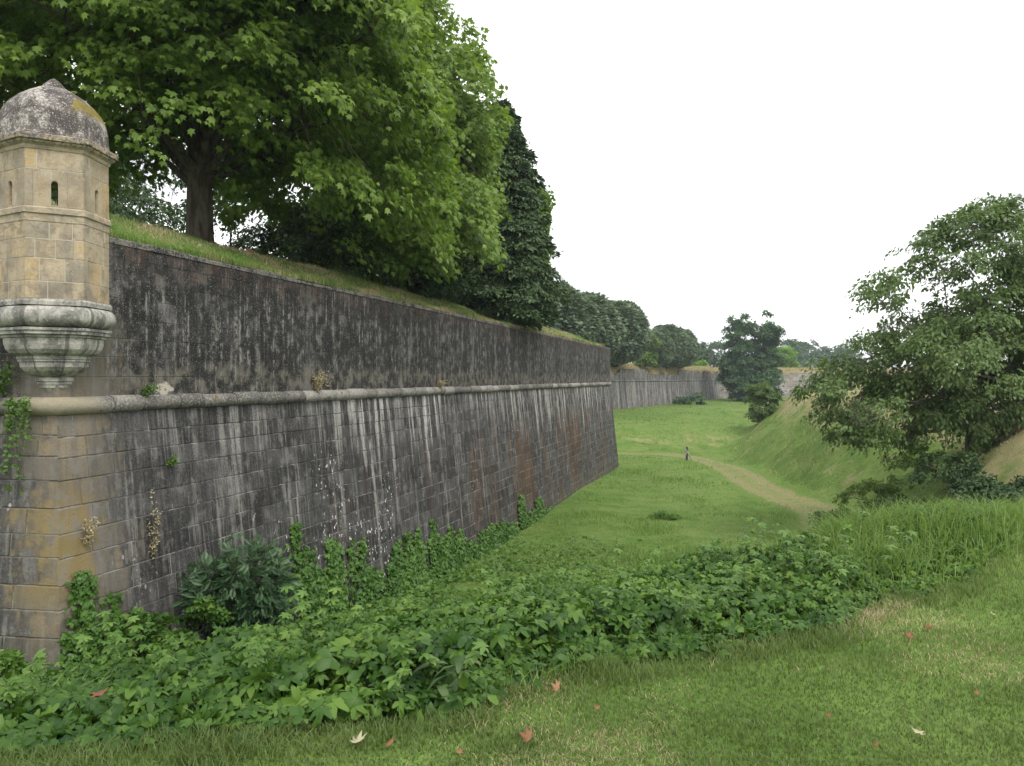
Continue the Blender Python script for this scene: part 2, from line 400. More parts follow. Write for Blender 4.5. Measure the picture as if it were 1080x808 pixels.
me.vertices.add(len(GV)); me.vertices.foreach_set('co', GV.astype(np.float32).ravel())
loops = np.concatenate([q[:, ::-1].ravel(), tri[:, ::-1].ravel()]).astype(np.int32)
me.loops.add(len(loops)); me.loops.foreach_set('vertex_index', loops)
me.polygons.add(len(q) + na); me.polygons.foreach_set('loop_start', np.concatenate([np.arange(len(q)) * 4, len(q) * 4 + np.arange(na) * 3]).astype(np.int32))
me.update(calc_edges=True)
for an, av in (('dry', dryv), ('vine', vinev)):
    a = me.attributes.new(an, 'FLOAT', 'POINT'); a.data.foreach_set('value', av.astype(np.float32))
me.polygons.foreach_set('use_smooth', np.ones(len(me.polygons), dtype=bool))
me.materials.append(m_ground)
ground = bpy.data.objects.new('ground', me); COL.objects.link(ground); tag(ground, kind='structure')

# the trodden path along the ditch floor
PTH = np.array([(-4, 84.5), (6, 83.5), (12, 82.5), (17.2, 79.5), (18.6, 72), (18.0, 62), (17.0, 52), (16.9, 44), (15.3, 38), (12.2, 30), (7, 20)], dtype=float)
def smooth_poly(P, n):
    t = np.linspace(0, len(P) - 1, n); out = []
    for u in t:
        i = min(int(u), len(P) - 2); f = u - i
        p0, p1, p2, p3 = P[max(i - 1, 0)], P[i], P[i + 1], P[min(i + 2, len(P) - 1)]
        out.append(.5 * ((2 * p1) + (p2 - p0) * f + (2 * p0 - 5 * p1 + 4 * p2 - p3) * f * f + (3 * p1 - p0 - 3 * p2 + p3) * f ** 3))
    return np.array(out)
pc = smooth_poly(PTH, 220)
def path_dist(x, y):
    d = np.full(np.shape(x), 1e9)
    for p in pc[::3]: d = np.minimum(d, np.hypot(x - p[0], y - p[1]))
    return d
tg = np.gradient(pc, axis=0); tg /= np.linalg.norm(tg, axis=1)[:, None]
nrm = np.stack([tg[:, 1], -tg[:, 0]], -1)
pv = []; pu = []
NW = 13
for i, (c, n_) in enumerate(zip(pc, nrm)):
    hw = np.interp(i, [0, 60, 75, 110, 219], [1.5, 1.5, 1.6, 2.0, 2.1])
    for j in range(NW):
        s = -1 + 2 * j / (NW - 1)
        p = c + n_ * s * hw * 1.25
        pv.append((p[0], p[1])); pu.append((s, i * .5))
pv = np.array(pv); pz = ground_z(pv[:, 0], pv[:, 1]) + .035
pz[np.abs(np.array(pu)[:, 0]) > .99] -= .10
ii = np.arange(len(pc) * NW).reshape(-1, NW)
pf = np.stack([ii[:-1, :-1], ii[1:, :-1], ii[1:, 1:], ii[:-1, 1:]], -1).reshape(-1, 4)
t = NT('trodden_path'); P = t.geo().outputs['Position']; su = t.math('ABSOLUTE', t.sep(t.uv())[0])
n1 = t.noise(P, 1.1, 5, .7); n2 = t.noise(P, 7, 4, .7)
track = t.math('MAXIMUM', t.mul(t.ss(t.math('ABSOLUTE', t.sub(su, .36)), .34, .08), 1.0), t.mul(t.ss(su, .62, .3), .62))
f = t.add(t.mul(track, .42), t.mul(t.sub(n1, .5), 1.3)); f = t.add(f, t.mul(t.sub(n2, .5), .7)); f = t.sub(f, t.mul(t.ss(su, .55, .95), .8))
soil = t.mix(t.ss(n2, .4, .65), (.20, .155, .085), (.29, .235, .15))
gr = t.mix(t.ss(n2, .35, .65), (.085, .14, .03), (.13, .19, .05))
col = t.mix(t.mul(t.ss(f, -.05, .55), .70), gr, soil)
m_path = t.done(t.bsdf(col, 1, .05, t.bump(n2, .03)))
o = meshobj('path', np.column_stack([pv, pz]), pf, m_path, None, None, pu, True); tag(o, kind='structure')

# ------------------------------------------------------------------ the bastion
M_B = masonry('bastion'); M_C = masonry('cordon'); M_FAR = masonry('far'); M_PALE = masonry('pale')
M_SAND = masonry('sandstone'); M_LICH = masonry('lichen'); M_GREY = masonry('greystone')
V2 = lambda x, y: np.array([x, y], dtype=float)
def unit(v): return v / np.linalg.norm(v)
class Face:
    """one face of a battered wall; u runs in metres from A to B, outward normal on the right of A->B"""
    def __init__(s, A, B, zref, batter):
        s.A, s.B = A, B; s.t = unit(B - A); s.n = V2(s.t[1], -s.t[0]); s.L = np.linalg.norm(B - A); s.zref = zref; s.b = batter
        s.m0 = s.m1 = 0.0                                   # change of u at each end per metre of offset
    def off(s, z): return s.b * max(s.zref - z, 0)
    def pos(s, u, z, d=0.0, end=None):
        o = s.off(z) + d
        if end == 0: u = u + s.m0 * o
        if end == 1: u = u + s.m1 * o
        p = s.A + s.t * u + s.n * o
        return (p[0], p[1], z)
def mitre(f, g):
    """f ends where g begins"""
    M = np.array([f.n, g.n]); p = np.linalg.solve(M, [1, 1])
    f.m1 = p @ f.t; g.m0 = p @ g.t
def courses(mb, face, z0, z1, rowh, blk, prot, u_of=lambda u: u, rnd=random, back=-.03, flat=.0, jog=.25, bev=.012, gap=.010, slopetop=None):
    L = face.L
    # mortar bed behind the blocks
    nz = max(1, int((z1 - z0) / 1.0)); nu = max(1, int(L / 2))
    vs = []; us = []; fs = []
    for i in range(nz + 1):
        z = z0 + (z1 - z0) * i / nz
        for j in range(nu + 1):
            u = L * j / nu; e = 0 if j == 0 else (1 if j == nu else None)
            vs.append(face.pos(u, z, back, e)); us.append((u_of(u), z))
    for i in range(nz):
        for j in range(nu):
            a = i * (nu + 1) + j; fs.append([a, a + 1, a + nu + 2, a + nu + 1])
    mb.add(vs, fs, -1.0, us)
    z = z0
    while z < z1 - .02:
        h = rowh * rnd.uniform(.86, 1.14)
        if z1 - z - h < rowh * .55: h = z1 - z
        zt = z + h
        u = -rnd.uniform(0, blk * .7) * 0
        first = True; u = 0.0; nxt = blk * rnd.uniform(.35, 1.1)
        while u < L - 1e-6:
            ue = min(nxt, L)
            if L - ue < blk * .3: ue = L
            d = rnd.uniform(0, prot) 
            e0 = 0 if u == 0 else None; e1 = 1 if ue >= L else None
            g0 = 0 if e0 == 0 else gap; g1 = 0 if e1 == 1 else gap
            w1 = [rnd.uniform(-.008, .008) for _ in range(8)]
            b0 = bev if e0 is None else 0; b1 = bev if e1 is None else 0
            jz = rnd.uniform(-.006, .006)
            c = [face.pos(u + g0, z + gap, back, e0), face.pos(ue - g1, z + gap, back, e1), face.pos(ue - g1, zt - gap, back, e1), face.pos(u + g0, zt - gap, back, e0)]
            k = [face.pos(u + g0 + b0 + w1[0] * bool(b0), z + gap + bev + w1[1], d, e0), face.pos(ue - g1 - b1 + w1[2] * bool(b1), z + gap + bev + w1[3], d, e1),
                 face.pos(ue - g1 - b1 + w1[4] * bool(b1), zt - gap - bev + w1[5], d, e1), face.pos(u + g0 + b0 + w1[6] * bool(b0), zt - gap - bev + w1[7], d, e0)]
            uu = [(u_of(u), z), (u_of(ue), z), (u_of(ue), zt), (u_of(u), zt)]
            mb.add(c + k, [[4, 5, 6, 7], [0, 1, 5, 4], [1, 2, 6, 5], [2, 3, 7, 6], [3, 0, 4, 7]], rnd.random(), uu + uu)
            u = ue; nxt = ue + blk * rnd.uniform(.65, 1.45)
        z = zt
def half_round(mb, face, zc, r, seg, u_of=lambda u: u, rnd=random, n=9, ends=(True, True)):
    u = 0
    while u < face.L - 1e-6:
        ue = min(face.L, u + seg * rnd.uniform(.7, 1.3))
        if face.L - ue < seg * .4: ue = face.L
        zo_ = rnd.uniform(-.012, .010); rr = r * rnd.uniform(.91, 1.07); a_ = rnd.random(); vs = []; us = []; al = []
        st = [u, u + .02, u + (ue - u) * .5, ue - .02, ue]
        for q_, s in enumerate(st):
            e = 0 if (u == 0 and q_ == 0) else (1 if (ue >= face.L and q_ == 4) else None)
            rq = rr * (.80 if q_ in (0, 4) and e is None else 1) * rnd.uniform(.985, 1.015)
            if e is not None: s = 0 if e == 0 else face.L
            for j in range(n):
                a = -math.pi / 2 + math.pi * j / (n - 1)
                z = zc + zo_ + rq * math.sin(a); d = rq * 1.05 * math.cos(a) - .02 + rnd.uniform(-.004, .004)
                p = face.pos(s, face.zref, d, e); vs.append((p[0], p[1], z)); us.append((u_of(s), z))
                al.append(-1.0 if (q_ in (0, 4) and e is None) else a_)
        fs = []
        for q_ in range(4):
            for j in range(n - 1):
                a = q_ * n + j; fs.append([a, a + n, a + n + 1, a + 1])
        mb.add(vs, fs, al, us); u = ue

C0 = V2(-7.79, 13.80); E0 = V2(8.55, 70.2); G0 = V2(-5.0, 90.0); Lf = C0 + V2(-.989, .15) * 26
ZC = -.48                                              # cordon level
f_left = Face(Lf, C0, -.62, .10); f_right = Face(C0, E0, -.62, .10); f_flank = Face(E0, G0, -.62, .10)
mitre(f_left, f_right); mitre(f_right, f_flank)
p_left = Face(Lf, C0, 2.8, .0); p_right = Face(C0, E0, 2.8, .0); p_flank = Face(E0, G0, 2.8, .0)
mitre(p_left, p_right); mitre(p_right, p_flank)
uof = {'l': lambda u: u - f_left.L, 'r': lambda u: u, 'f': lambda u: u + f_right.L}
rb = random.Random(5)
bast = thing('bastion_wall', 'long dark streaked stone wall of the bastion with a round cordon moulding, beside the grassy ditch', 'wall', (C0[0], C0[1], -5))
mb = MB()
for fc, k in ((f_left, 'l'), (f_right, 'r'), (f_flank, 'f')): courses(mb, fc, -8.6, -.62, .41, .78, .012, uof[k], rb, back=-.009, bev=.009, gap=.010)
mb.build('scarp', M_B, bast)
mb = MB()
for fc, k in ((p_left, 'l'), (p_right, 'r'), (p_flank, 'f')): courses(mb, fc, -.36, 2.50, .38, .85, .006, uof[k], rb, back=-.004, bev=.006, gap=.003)
mb.build('parapet', M_B, bast)
mb = MB()
for fc, k in ((p_left, 'l'), (p_right, 'r'), (p_flank, 'f')): half_round(mb, fc, ZC, .155, 1.0, uof[k], rb)
mb.build('cordon', M_C, bast, True)
# coping: worn slabs, slightly proud and tilted back
mb = MB()
for fc, k in ((p_left, 'l'), (p_right, 'r'), (p_flank, 'f')):
    u = 0
    while u < fc.L - 1e-6:
        ue = min(fc.L, u + rb.uniform(.5, 1.2))
        if fc.L - ue < .4: ue = fc.L
        e0 = 0 if u == 0 else None; e1 = 1 if ue >= fc.L else None
        zt = 2.63 + rb.uniform(-.035, .03); o_ = .02 + rb.uniform(-.008, .012); bk = -.8
        vs = [fc.pos(u + .006, 2.50, -.01, e0), fc.pos(ue - .006, 2.50, -.01, e1), fc.pos(ue - .008, 2.515, o_, e1), fc.pos(u + .008, 2.515, o_, e0),
              fc.pos(u + .01, zt - .03, o_ - .005, e0), fc.pos(ue - .01, zt - .03, o_ - .005, e1), fc.pos(ue - .012, zt, o_ - .04, e1), fc.pos(u + .012, zt, o_ - .04, e0),
              fc.pos(ue - .01, zt + .14, bk, e1), fc.pos(u + .01, zt + .14, bk, e0)]
        uu = [(uof[k](u), 2.6)] * 10
        mb.add(vs, [[0, 1, 2, 3], [3, 2, 5, 4], [4, 5, 6, 7], [7, 6, 8, 9], [0, 3, 4, 7, 9], [1, 8, 6, 5, 2]], rb.random(), uu); u = ue
mb.build('coping', M_B, bast)

# earth of the rampart inside the wall: rises behind the coping to a crest, then lies flat
def inset(dists):
    """outline Lf-C-E-G moved inwards by d"""
    out = []
    for d in dists:
        pts = [p_left.pos(0, 3, -d)[:2], p_right.pos(0, 3, -d, 0)[:2], p_flank.pos(0, 3, -d, 0)[:2], p_flank.pos(p_flank.L, 3, -d)[:2]]
        out.append(pts)
    return out
FA0 = V2(-9.2, 84.0); FB0 = V2(49.8, 195.0); FC0 = V2(150, 236)
def wall_in_dist(x, y):
    """distance inside the trace of the walls (positive inside)"""
    d = np.full(np.shape(x), 1e9); res = None
    segs = [(Lf, C0), (C0, E0), (E0, G0)]
    ds = []
    for a, b in segs:
        t_ = unit(b - a); n_ = V2(t_[1], -t_[0]); ds.append(-((x - a[0]) * n_[0] + (y - a[1]) * n_[1]))
    bas = np.minimum.reduce(ds)
    ds2 = []
    for a, b in ((FA0, FB0), (FB0, FC0)):
        t_ = unit(b - a); n_ = V2(t_[1], -t_[0]); ds2.append(-((x - a[0]) * n_[0] + (y - a[1]) * n_[1]))
    cur = np.maximum(ds2[0], ds2[1])
    return bas, cur
def bank_z(x, y):
    x = np.asarray(x, float); y = np.asarray(y, float)
    bas, cur = wall_in_dist(x, y)
    zb = 2.60 + 1.10 * sstep(.2, 3.4, bas) + .12 * sstep(-.3, .6, bas) - .5 * sstep(9, 26, bas) + (fbm(x * .5, y * .5, 0, 3) - .5) * .16 * sstep(.3, 2, bas)
    zc = 1.75 + .5 * sstep(.3, 3, cur) + (fbm(x * .35, y * .35, 0, 8) - .5) * .6
    w = sstep(-2, 6, cur) * sstep(72, 90, y)
    return zb * (1 - w) + zc * w
def grid_obj(name, x0, x1, nx, y0, y1, ny, zf, keep, mat, sk=None):
    xs = np.linspace(x0, x1, nx); ys = np.linspace(0, 1, ny) ** 1.5 * (y1 - y0) + y0
    X, Y = np.meshgrid(xs, ys)
    if sk: X = sk(X, Y)
    Z = zf(X, Y); k = keep(X, Y)
    idx = np.arange(nx * ny).reshape(ny, nx)
    q = np.stack([idx[:-1, :-1], idx[:-1, 1:], idx[1:, 1:], idx[1:, :-1]], -1).reshape(-1, 4)
    kk = k.ravel()[q].all(1); q = q[kk]
    V = np.stack([X, Y, Z], -1).reshape(-1, 3)
    used = np.unique(q); mp = np.zeros(len(V), int); mp[used] = np.arange(len(used))
    V = V[used]; q = mp[q]
    return meshobj(name, V, q, mat, None, {'dry': .34 + 0 * V[:, 0], 'vine': 0 * V[:, 0]}, None, True)
# strip-wise mesh following the wall so its edge meets the coping cleanly
BD = [.12, .5, .9, 1.4, 2.0, 2.6, 3.2, 4.0, 5.5, 8, 11]
rows = []
for d in BD:
    pts = inset([d])[0]; line = []
    for a, b, n_ in ((pts[0], pts[1], 40), (pts[1], pts[2], 150), (pts[2], pts[3], 40)):
        for i in range(n_):
            f_ = i / n_; line.append((a[0] + (b[0] - a[0]) * f_, a[1] + (b[1] - a[1]) * f_))
    line.append(pts[3]); rows.append(line)
BR = np.array(rows); bz = bank_z(BR[..., 0], BR[..., 1]); bz[0] = 2.66
idx = np.arange(BR.shape[0] * BR.shape[1]).reshape(BR.shape[:2])
q = np.stack([idx[:-1, :-1], idx[:-1, 1:], idx[1:, 1:], idx[1:, :-1]], -1).reshape(-1, 4)
V = np.column_stack([BR.reshape(-1, 2), bz.ravel()])
def bank_dry(x, y): return .40 + .0 * x
o = meshobj('grass_bank', V, q, m_ground, None, {'dry': bank_dry(V[:, 0], V[:, 1]), 'vine': 0 * V[:, 0]}, None, True); tag(o, kind='structure')
rows = []
for d in (.06, .5, 1.1, 1.8, 2.6, 3.6, 5, 8, 12, 17):
    fq = Face(FA0, FB0, 3, 0); fr_ = Face(FB0, FC0, 3, 0); mitre(fq, fr_)
    p0 = V2(*fq.pos(0, 3, -d)[:2]); p1 = V2(*fr_.pos(0, 3, -d, 0)[:2]); p2 = V2(*fr_.pos(fr_.L, 3, -d)[:2])
    line = [p0 + (p1 - p0) * i / 150 for i in range(150)] + [p1 + (p2 - p1) * i / 90 for i in range(91)]
    rows.append(line)
CR = np.array(rows); dz_ = np.array([.1, .95, 1.65, 2.0, 2.15, 2.2, 2.2, 2.2, 2.2, 2.2])[:, None]
cz = dz_ + (fbm(CR[..., 0] * .25, CR[..., 1] * .25, 0, 8, 3) - .5) * .5 * np.array([0, .4, .7, 1, 1, 1, 1, 1, 1, 1])[:, None]
idx = np.arange(CR.shape[0] * CR.shape[1]).reshape(CR.shape[:2])
q = np.stack([idx[:-1, :-1], idx[:-1, 1:], idx[1:, 1:], idx[1:, :-1]], -1).reshape(-1, 4)
V = np.column_stack([CR.reshape(-1, 2), cz.ravel()])
o = meshobj('far_bank', V, q, m_ground, None, {'dry': .95 + 0 * V[:, 0], 'vine': 0 * V[:, 0]}, None, True); tag(o, kind='structure')
def keep_in(X, Y):
    b, c = wall_in_dist(X, Y)
    return (np.maximum(np.where(Y < 92, b - 10.5, -1), np.where(Y > 80, c - 12, -1)) > 0) | ((b > 10.5) & (Y < 92))
o = grid_obj('rampart_terreplein', -240, 420, 260, 22, 700, 240, lambda X, Y: bank_z(X, Y) - .03, keep_in, m_ground); tag(o, kind='structure')

# ------------------------------------------------------------------ the curtain wall further along and the ruined wall behind the trees
rf = random.Random(9)
fa = Face(FA0, FB0, -.62, .09); pa_ = Face(FA0, FB0, 2.8, 0)
cur = thing('curtain_wall', 'distant grey stone wall with thin cordon and dry grass on top, beyond the dark bastion corner', 'wall', (FA0[0], FA0[1], -5))
mb = MB(); courses(mb, fa, -7.6, -.62, .42, .95, .02, rnd=rf); mb.build('scarp', M_FAR, cur)
mb = MB()
# crumbled parapet: columns of blocks of uneven height
u = 0
while u < pa_.L:
    ue = min(pa_.L, u + rf.uniform(.7, 1.3)); px = u
    brk = fbm(np.array([u * .09]), np.array([2.0]), 0, 77, 3)[0]
    zt = 1.62 - .95 * sstep(.52, .66, brk) + rf.uniform(-.1, .1)
    seg = Face(pa_.A + pa_.t * u, pa_.A + pa_.t * ue, 2.8, 0)
    uo = u; courses(mb, seg, -.34, zt, .40, 2.0, .02, lambda a, uo=uo: a + uo, rf)
    p = [seg.pos(0, zt, 0), seg.pos(seg.L, zt, 0), seg.pos(seg.L, zt + .05, -1.4), seg.pos(0, zt + .05, -1.4)]
    mb.add(p, [[0, 1, 2, 3]], .5, [(u, zt)] * 4)
    u = ue
mb.build('parapet', M_FAR, cur)
mb = MB(); half_round(mb, pa_, -.48, .15, 1.4, rnd=rf, n=5); mb.build('cordon', M_FAR, cur, True)
fr = Face(FB0, FC0, 1.0, .05)
ruin = thing('ruined_wall', 'low pale ruined wall crossing the far end of the ditch beside the big tree', 'wall', (FB0[0], FB0[1], -5))
mb = MB(); u = 0
while u < fr.L:
    ue = min(fr.L, u + rf.uniform(1.2, 2.2))
    zt = 1.35 + 1.0 * (fbm(np.array([u * .06]), np.array([9.0]), 0, 7, 3)[0] - .5) + rf.uniform(-.08, .08)
    seg = Face(fr.A + fr.t * u, fr.A + fr.t * ue, 1.0, .05); uo = u
    courses(mb, seg, -6.5, zt, .42, 2.0, .05, lambda a, uo=uo: a + uo, rf)
    p = [seg.pos(0, zt, 0), seg.pos(seg.L, zt, 0), seg.pos(seg.L, zt + .05, -1.4), seg.pos(0, zt + .05, -1.4)]
    mb.add(p, [[0, 1, 2, 3]], .5, [(u, zt)] * 4); u = ue
mb.build('masonry', M_PALE, ruin)

# ------------------------------------------------------------------ the corner sentry turret
TC = np.array([-7.93, 13.98]); TA = math.atan2(-.866, .50)          # direction its front face looks
tur = thing('sentry_turret', 'six-sided tan sandstone sentry turret with lichened dome roof, corbelled out from the wall corner', 'turret', (TC[0], TC[1], -.4))
def hexr(th, R0, rnd_=0.0):
    """radius in direction th (0 = front face normal) of a hexagon with corner radius R0, blended towards a circle"""
    a = (th + math.pi / 6) % (math.pi / 3) - math.pi / 6
    hx = R0 * math.cos(math.pi / 6) / math.cos(a)
    return hx * (1 - rnd_) + R0 * .95 * rnd_
def hexlathe(prof, rounding, nseg=48, jit=0.0, rndf=None, close=True, joints=None):
    mb = MB(); V = []; n = len(prof); U = []
    for (r, z) in prof:
        for k in range(nseg):
            th = 2 * math.pi * k / nseg
            rr = hexr(th, r, rounding) * (1 + (random.uniform(-jit, jit)))
            V.append((TC[0] + rr * math.cos(TA + th), TC[1] + rr * math.sin(TA + th), z)); U.append((th * r, z))
    Fs = []
    for i in range(n - 1):
        for k in range(nseg):
            a = i * nseg + k; b = i * nseg + (k + 1) % nseg
            Fs.append([a, b, b + nseg, a + nseg])
    if close: Fs.append(list(range(nseg))[::-1]); Fs.append([(n - 1) * nseg + k for k in range(nseg)])
    al = [.5] * len(V)
    if joints:
        for (k0, i0, i1) in joints:
            for i in range(i0, i1): al[i * nseg + k0 % nseg] = -1
    mb.add(V, Fs, al, U); return mb
def hex_part(name, prof, rounding, mat, jit=.004, nseg=48, smooth=False, joints=None):
    return hexlathe(prof, rounding, nseg, jit, joints=joints).build(name, mat, tur, smooth)
# dome with bell-shaped outline and a small cap stone
dp = [(.80, 3.98), (.90, 3.985), (.905, 4.02), (.87, 4.06), (.865, 4.14), (.86, 4.24), (.845, 4.34), (.82, 4.44), (.785, 4.54), (.725, 4.64), (.64, 4.74), (.53, 4.84), (.43, 4.90), (.33, 4.95), (.23, 4.985), (.165, 4.99), (.175, 5.02), (.16, 5.06), (.115, 5.11), (.07, 5.15), (.02, 5.18)]
dome = hex_part('dome_roof', dp, .22, M_LICH, .009, 72, False)
hex_part('cornice', [(.80, 3.76), (.86, 3.765), (.875, 3.80), (.88, 3.82), (.93, 3.85), (.95, 3.865), (.955, 3.885), (1.0, 3.90), (1.01, 3.975), (.98, 3.995), (.80, 4.0)], 0.0, M_SAND, .002, 48)
hex_part('string_course', [(.80, 2.58), (.855, 2.585), (.855, 2.70), (.885, 2.715), (.885, 2.80), (.86, 2.825), (.80, 2.825)], 0.0, M_SAND, .0015, 48)
hex_part('bed_stone', [(.78, 1.20), (.89, 1.21), (.895, 1.27), (.875, 1.31), (.78, 1.315)], 0.0, M_GREY, .004, 48)
R0 = .975
tp = [(.82, 1.215)] + [(R0 - .17 + .17 * math.cos(a), 1.03 + .172 * math.sin(a)) for a in np.linspace(math.pi / 2, -math.pi / 2, 11)] + [(.70, .84)]
hex_part('ring_moulding', tp, .25, M_GREY, .004, 48, True, joints=[(5, 0, 13), (26, 0, 13), (44, 0, 13), (17, 0, 13)])
cp = [(.70, .845), (.90, .84), (.90, .80), (.87, .79), (.87, .745), (.80, .735), (.80, .70), (.765, .69), (.76, .60), (.73, .52), (.67, .46), (.60, .43), (.565, .425), (.57, .415), (.575, .375), (.555, .365), (.555, .335), (.53, .325), (.52, .25), (.46, .19), (.36, .14), (.27, .11), (.235, .10), (.29, .085), (.295, .03), (.27, .02), (.265, -.02), (.245, -.03), (.24, -.07), (.20, -.09), (.16, -.15), (.09, -.22), (.05, -.26), (.02, -.30)]
cp = [(r_, .84 + (z_ - .84) * 1.10) for r_, z_ in cp]
hex_part('corbel', cp, .05, M_GREY, .003, 48, False, joints=[(2, 0, 20), (43, 3, 20), (34, 3, 30), (10, 3, 20), (22, 0, 20)])
# body: hollow hexagonal tube with slits, faced with separate stones
AP = .845 * math.cos(math.pi / 6)             # apothem
W6 = .845                                    # side length
SL = dict(w=.062, z0=2.86, z1=3.20)          # slit: half width, sill, springing of its arch
def slit_outline(hw, z0, z1, n=6):
    return [(-hw, z0), (-hw, z1)] + [(-hw * math.cos(math.pi * i / n), z1 + hw * 1.1 * math.sin(math.pi * i / n)) for i in range(1, n)] + [(hw, z1), (hw, z0)]
def fpos(i, s, z, d):
    """point on hexagon side i: s along the side, d outwards"""
    a = TA + i * math.pi / 3
    r = AP + d
    return (TC[0] + r * math.cos(a) - s * math.sin(a), TC[1] + r * math.sin(a) + s * math.cos(a), z)
mb = MB(); rt = random.Random(21)
TH = .22
for i in range(6):
    h = W6 / 2 - .004
    up3 = .24 if i == 3 else 0
    SL = dict(w=.062, z0=2.86 + up3, z1=3.20 + up3); zrow = 3.60 if i == 3 else 3.44
    hi = (AP - TH) * math.tan(math.pi / 6)
    so = slit_outline(SL['w'] - .01, SL['z0'] - .01, SL['z1'])
    # mortar core: outer skin and inner skin with the slit left open, and the slit's reveals
    for (d, hh, flip) in ((-.005, h, False), (-TH, hi, True)):
        lo, hiZ = 1.25, 3.80
        quads = [[(-hh, lo), (hh, lo), (hh, SL['z0'] - .01), (-hh, SL['z0'] - .01)]]
        left = [(-hh, SL['z0'] - .01)] + so[:5] + [(-.0, SL['z1'] + so[5][1] - SL['z1'])]
        polyL = [(-hh, SL['z0'] - .01), so[0], so[1], so[2], so[3], so[4], (0, hiZ), (-hh, hiZ)]
        polyR = [(hh, SL['z0'] - .01), (hh, hiZ), (0, hiZ), so[4], so[5], so[6], so[7], so[8]]
        for pl_ in quads + [polyL, polyR]:
            if flip: pl_ = pl_[::-1]
            mb.add([fpos(i, a, b, d) for a, b in pl_], [list(range(len(pl_)))], -1.0 if not flip else .3, [(a, b) for a, b in pl_])
    sp = so + [so[0]]
    for a, b in zip(sp[:-1], sp[1:]):
        mb.add([fpos(i, a[0], a[1], -.006), fpos(i, b[0], b[1], -.006), fpos(i, b[0], b[1], -TH), fpos(i, a[0], a[1], -TH)], [[0, 1, 2, 3]], .35)
    # facing stones
    def stone(outline, rr):
        cx = sum(a for a, b in outline) / len(outline); cz = sum(b for a, b in outline) / len(outline)
        d = rt.uniform(-.003, .005)
        def shrink(k):
            out = []
            for a, b in outline:
                va = a - cx; vb = b - cz
                out.append((a - math.copysign(min(k, abs(va)), va) if abs(abs(a) - W6 / 2) > .002 else a, b - math.copysign(k, vb)))
            return out
        o1 = shrink(.005); o2 = shrink(.010); n = len(outline)
        def P(pts, dd):
            r_ = []
            for a, b in pts:
                s_ = a
                if abs(abs(a) - W6 / 2) < .002: s_ = math.copysign(W6 / 2 + dd * math.tan(math.pi / 6), a)
                r_.append(fpos(i, s_, b, dd))
            return r_
        vs = P(o1, -.008) + P(o2, d)
        fs = [[n + k for k in range(n)]] + [[k, (k + 1) % n, n + (k + 1) % n, n + k] for k in range(n)]
        mb.add(vs, fs, rr, [(a, b) for a, b in o1 + o2])
    H = W6 / 2
    for (z0, z1, cuts) in ((1.31, 1.60, [(-H, -.05), (-.05, H)]), (1.60, 1.98, [(-H, -.27), (-.27, .10), (.10, H)]), (1.98, 2.30, [(-H, -.30), (-.30, .0), (.0, .27), (.27, H)]),
                           (2.30, 2.585, [(-H, -.10), (-.10, .24), (.24, H)]), (zrow, 3.77, [(-H, -.20), (-.20, .12), (.12, H)])):
        sh = rt.uniform(-.08, .08)
        for (a, b) in cuts:
            a2 = a if abs(a) == H else a + sh; b2 = b if abs(b) == H else b + sh
            stone([(a2, z0), (b2, z0), (b2, z1), (a2, z1)], rt.random())
    so = slit_outline(SL['w'], SL['z0'], SL['z1'])
    zt = zrow; xl = -.30 + rt.uniform(-.05, .05); xr = .20 + rt.uniform(-.04, .05)
    stone([(-H, 2.825), (xl, 2.825), (xl, zt), (-H, zt)], rt.random())
    stone([(xr, 2.825), (H, 2.825), (H, zt), (xr, zt)], rt.random())
    rr = rt.random()
    n = len(so)
    out = [(xl, 2.825), (-SL['w'], 2.825)] + so[1:-1] + [(SL['w'], 2.825), (xr, 2.825), (xr, zt), (xl, zt)]
    # the pierced stone: left and right halves of one ashlar, so the arch stays open
    rim = so[1:-1]; mid_ = len(rim) // 2
    pL = [(xl, 2.83), (-SL['w'], 2.83)] + rim[:mid_ + 1] + [(0, zt - .006), (xl, zt - .006)]
    pR = [(SL['w'], 2.83), (xr, 2.83), (xr, zt - .006), (0, zt - .006)] + rim[mid_:]
    d = .006
    for pl_ in (pL, pR):
        m_ = len(pl_)
        mb.add([fpos(i, a, b, d) for a, b in pl_] + [fpos(i, a, b, -.03) for a, b in pl_], [list(range(m_))] + [[(k + 1) % m_, k, m_ + k, m_ + (k + 1) % m_] for k in range(m_)], rr)
    # sill piece under the slit
    mb.add([fpos(i, -SL['w'], 2.825, d), fpos(i, SL['w'], 2.825, d), fpos(i, SL['w'], 2.86, d), fpos(i, -SL['w'], 2.86, d), fpos(i, -SL['w'], 2.86, -.1), fpos(i, SL['w'], 2.86, -.1)], [[0, 1, 2, 3], [3, 2, 5, 4]], rr)
mb.build('body', M_SAND, tur)

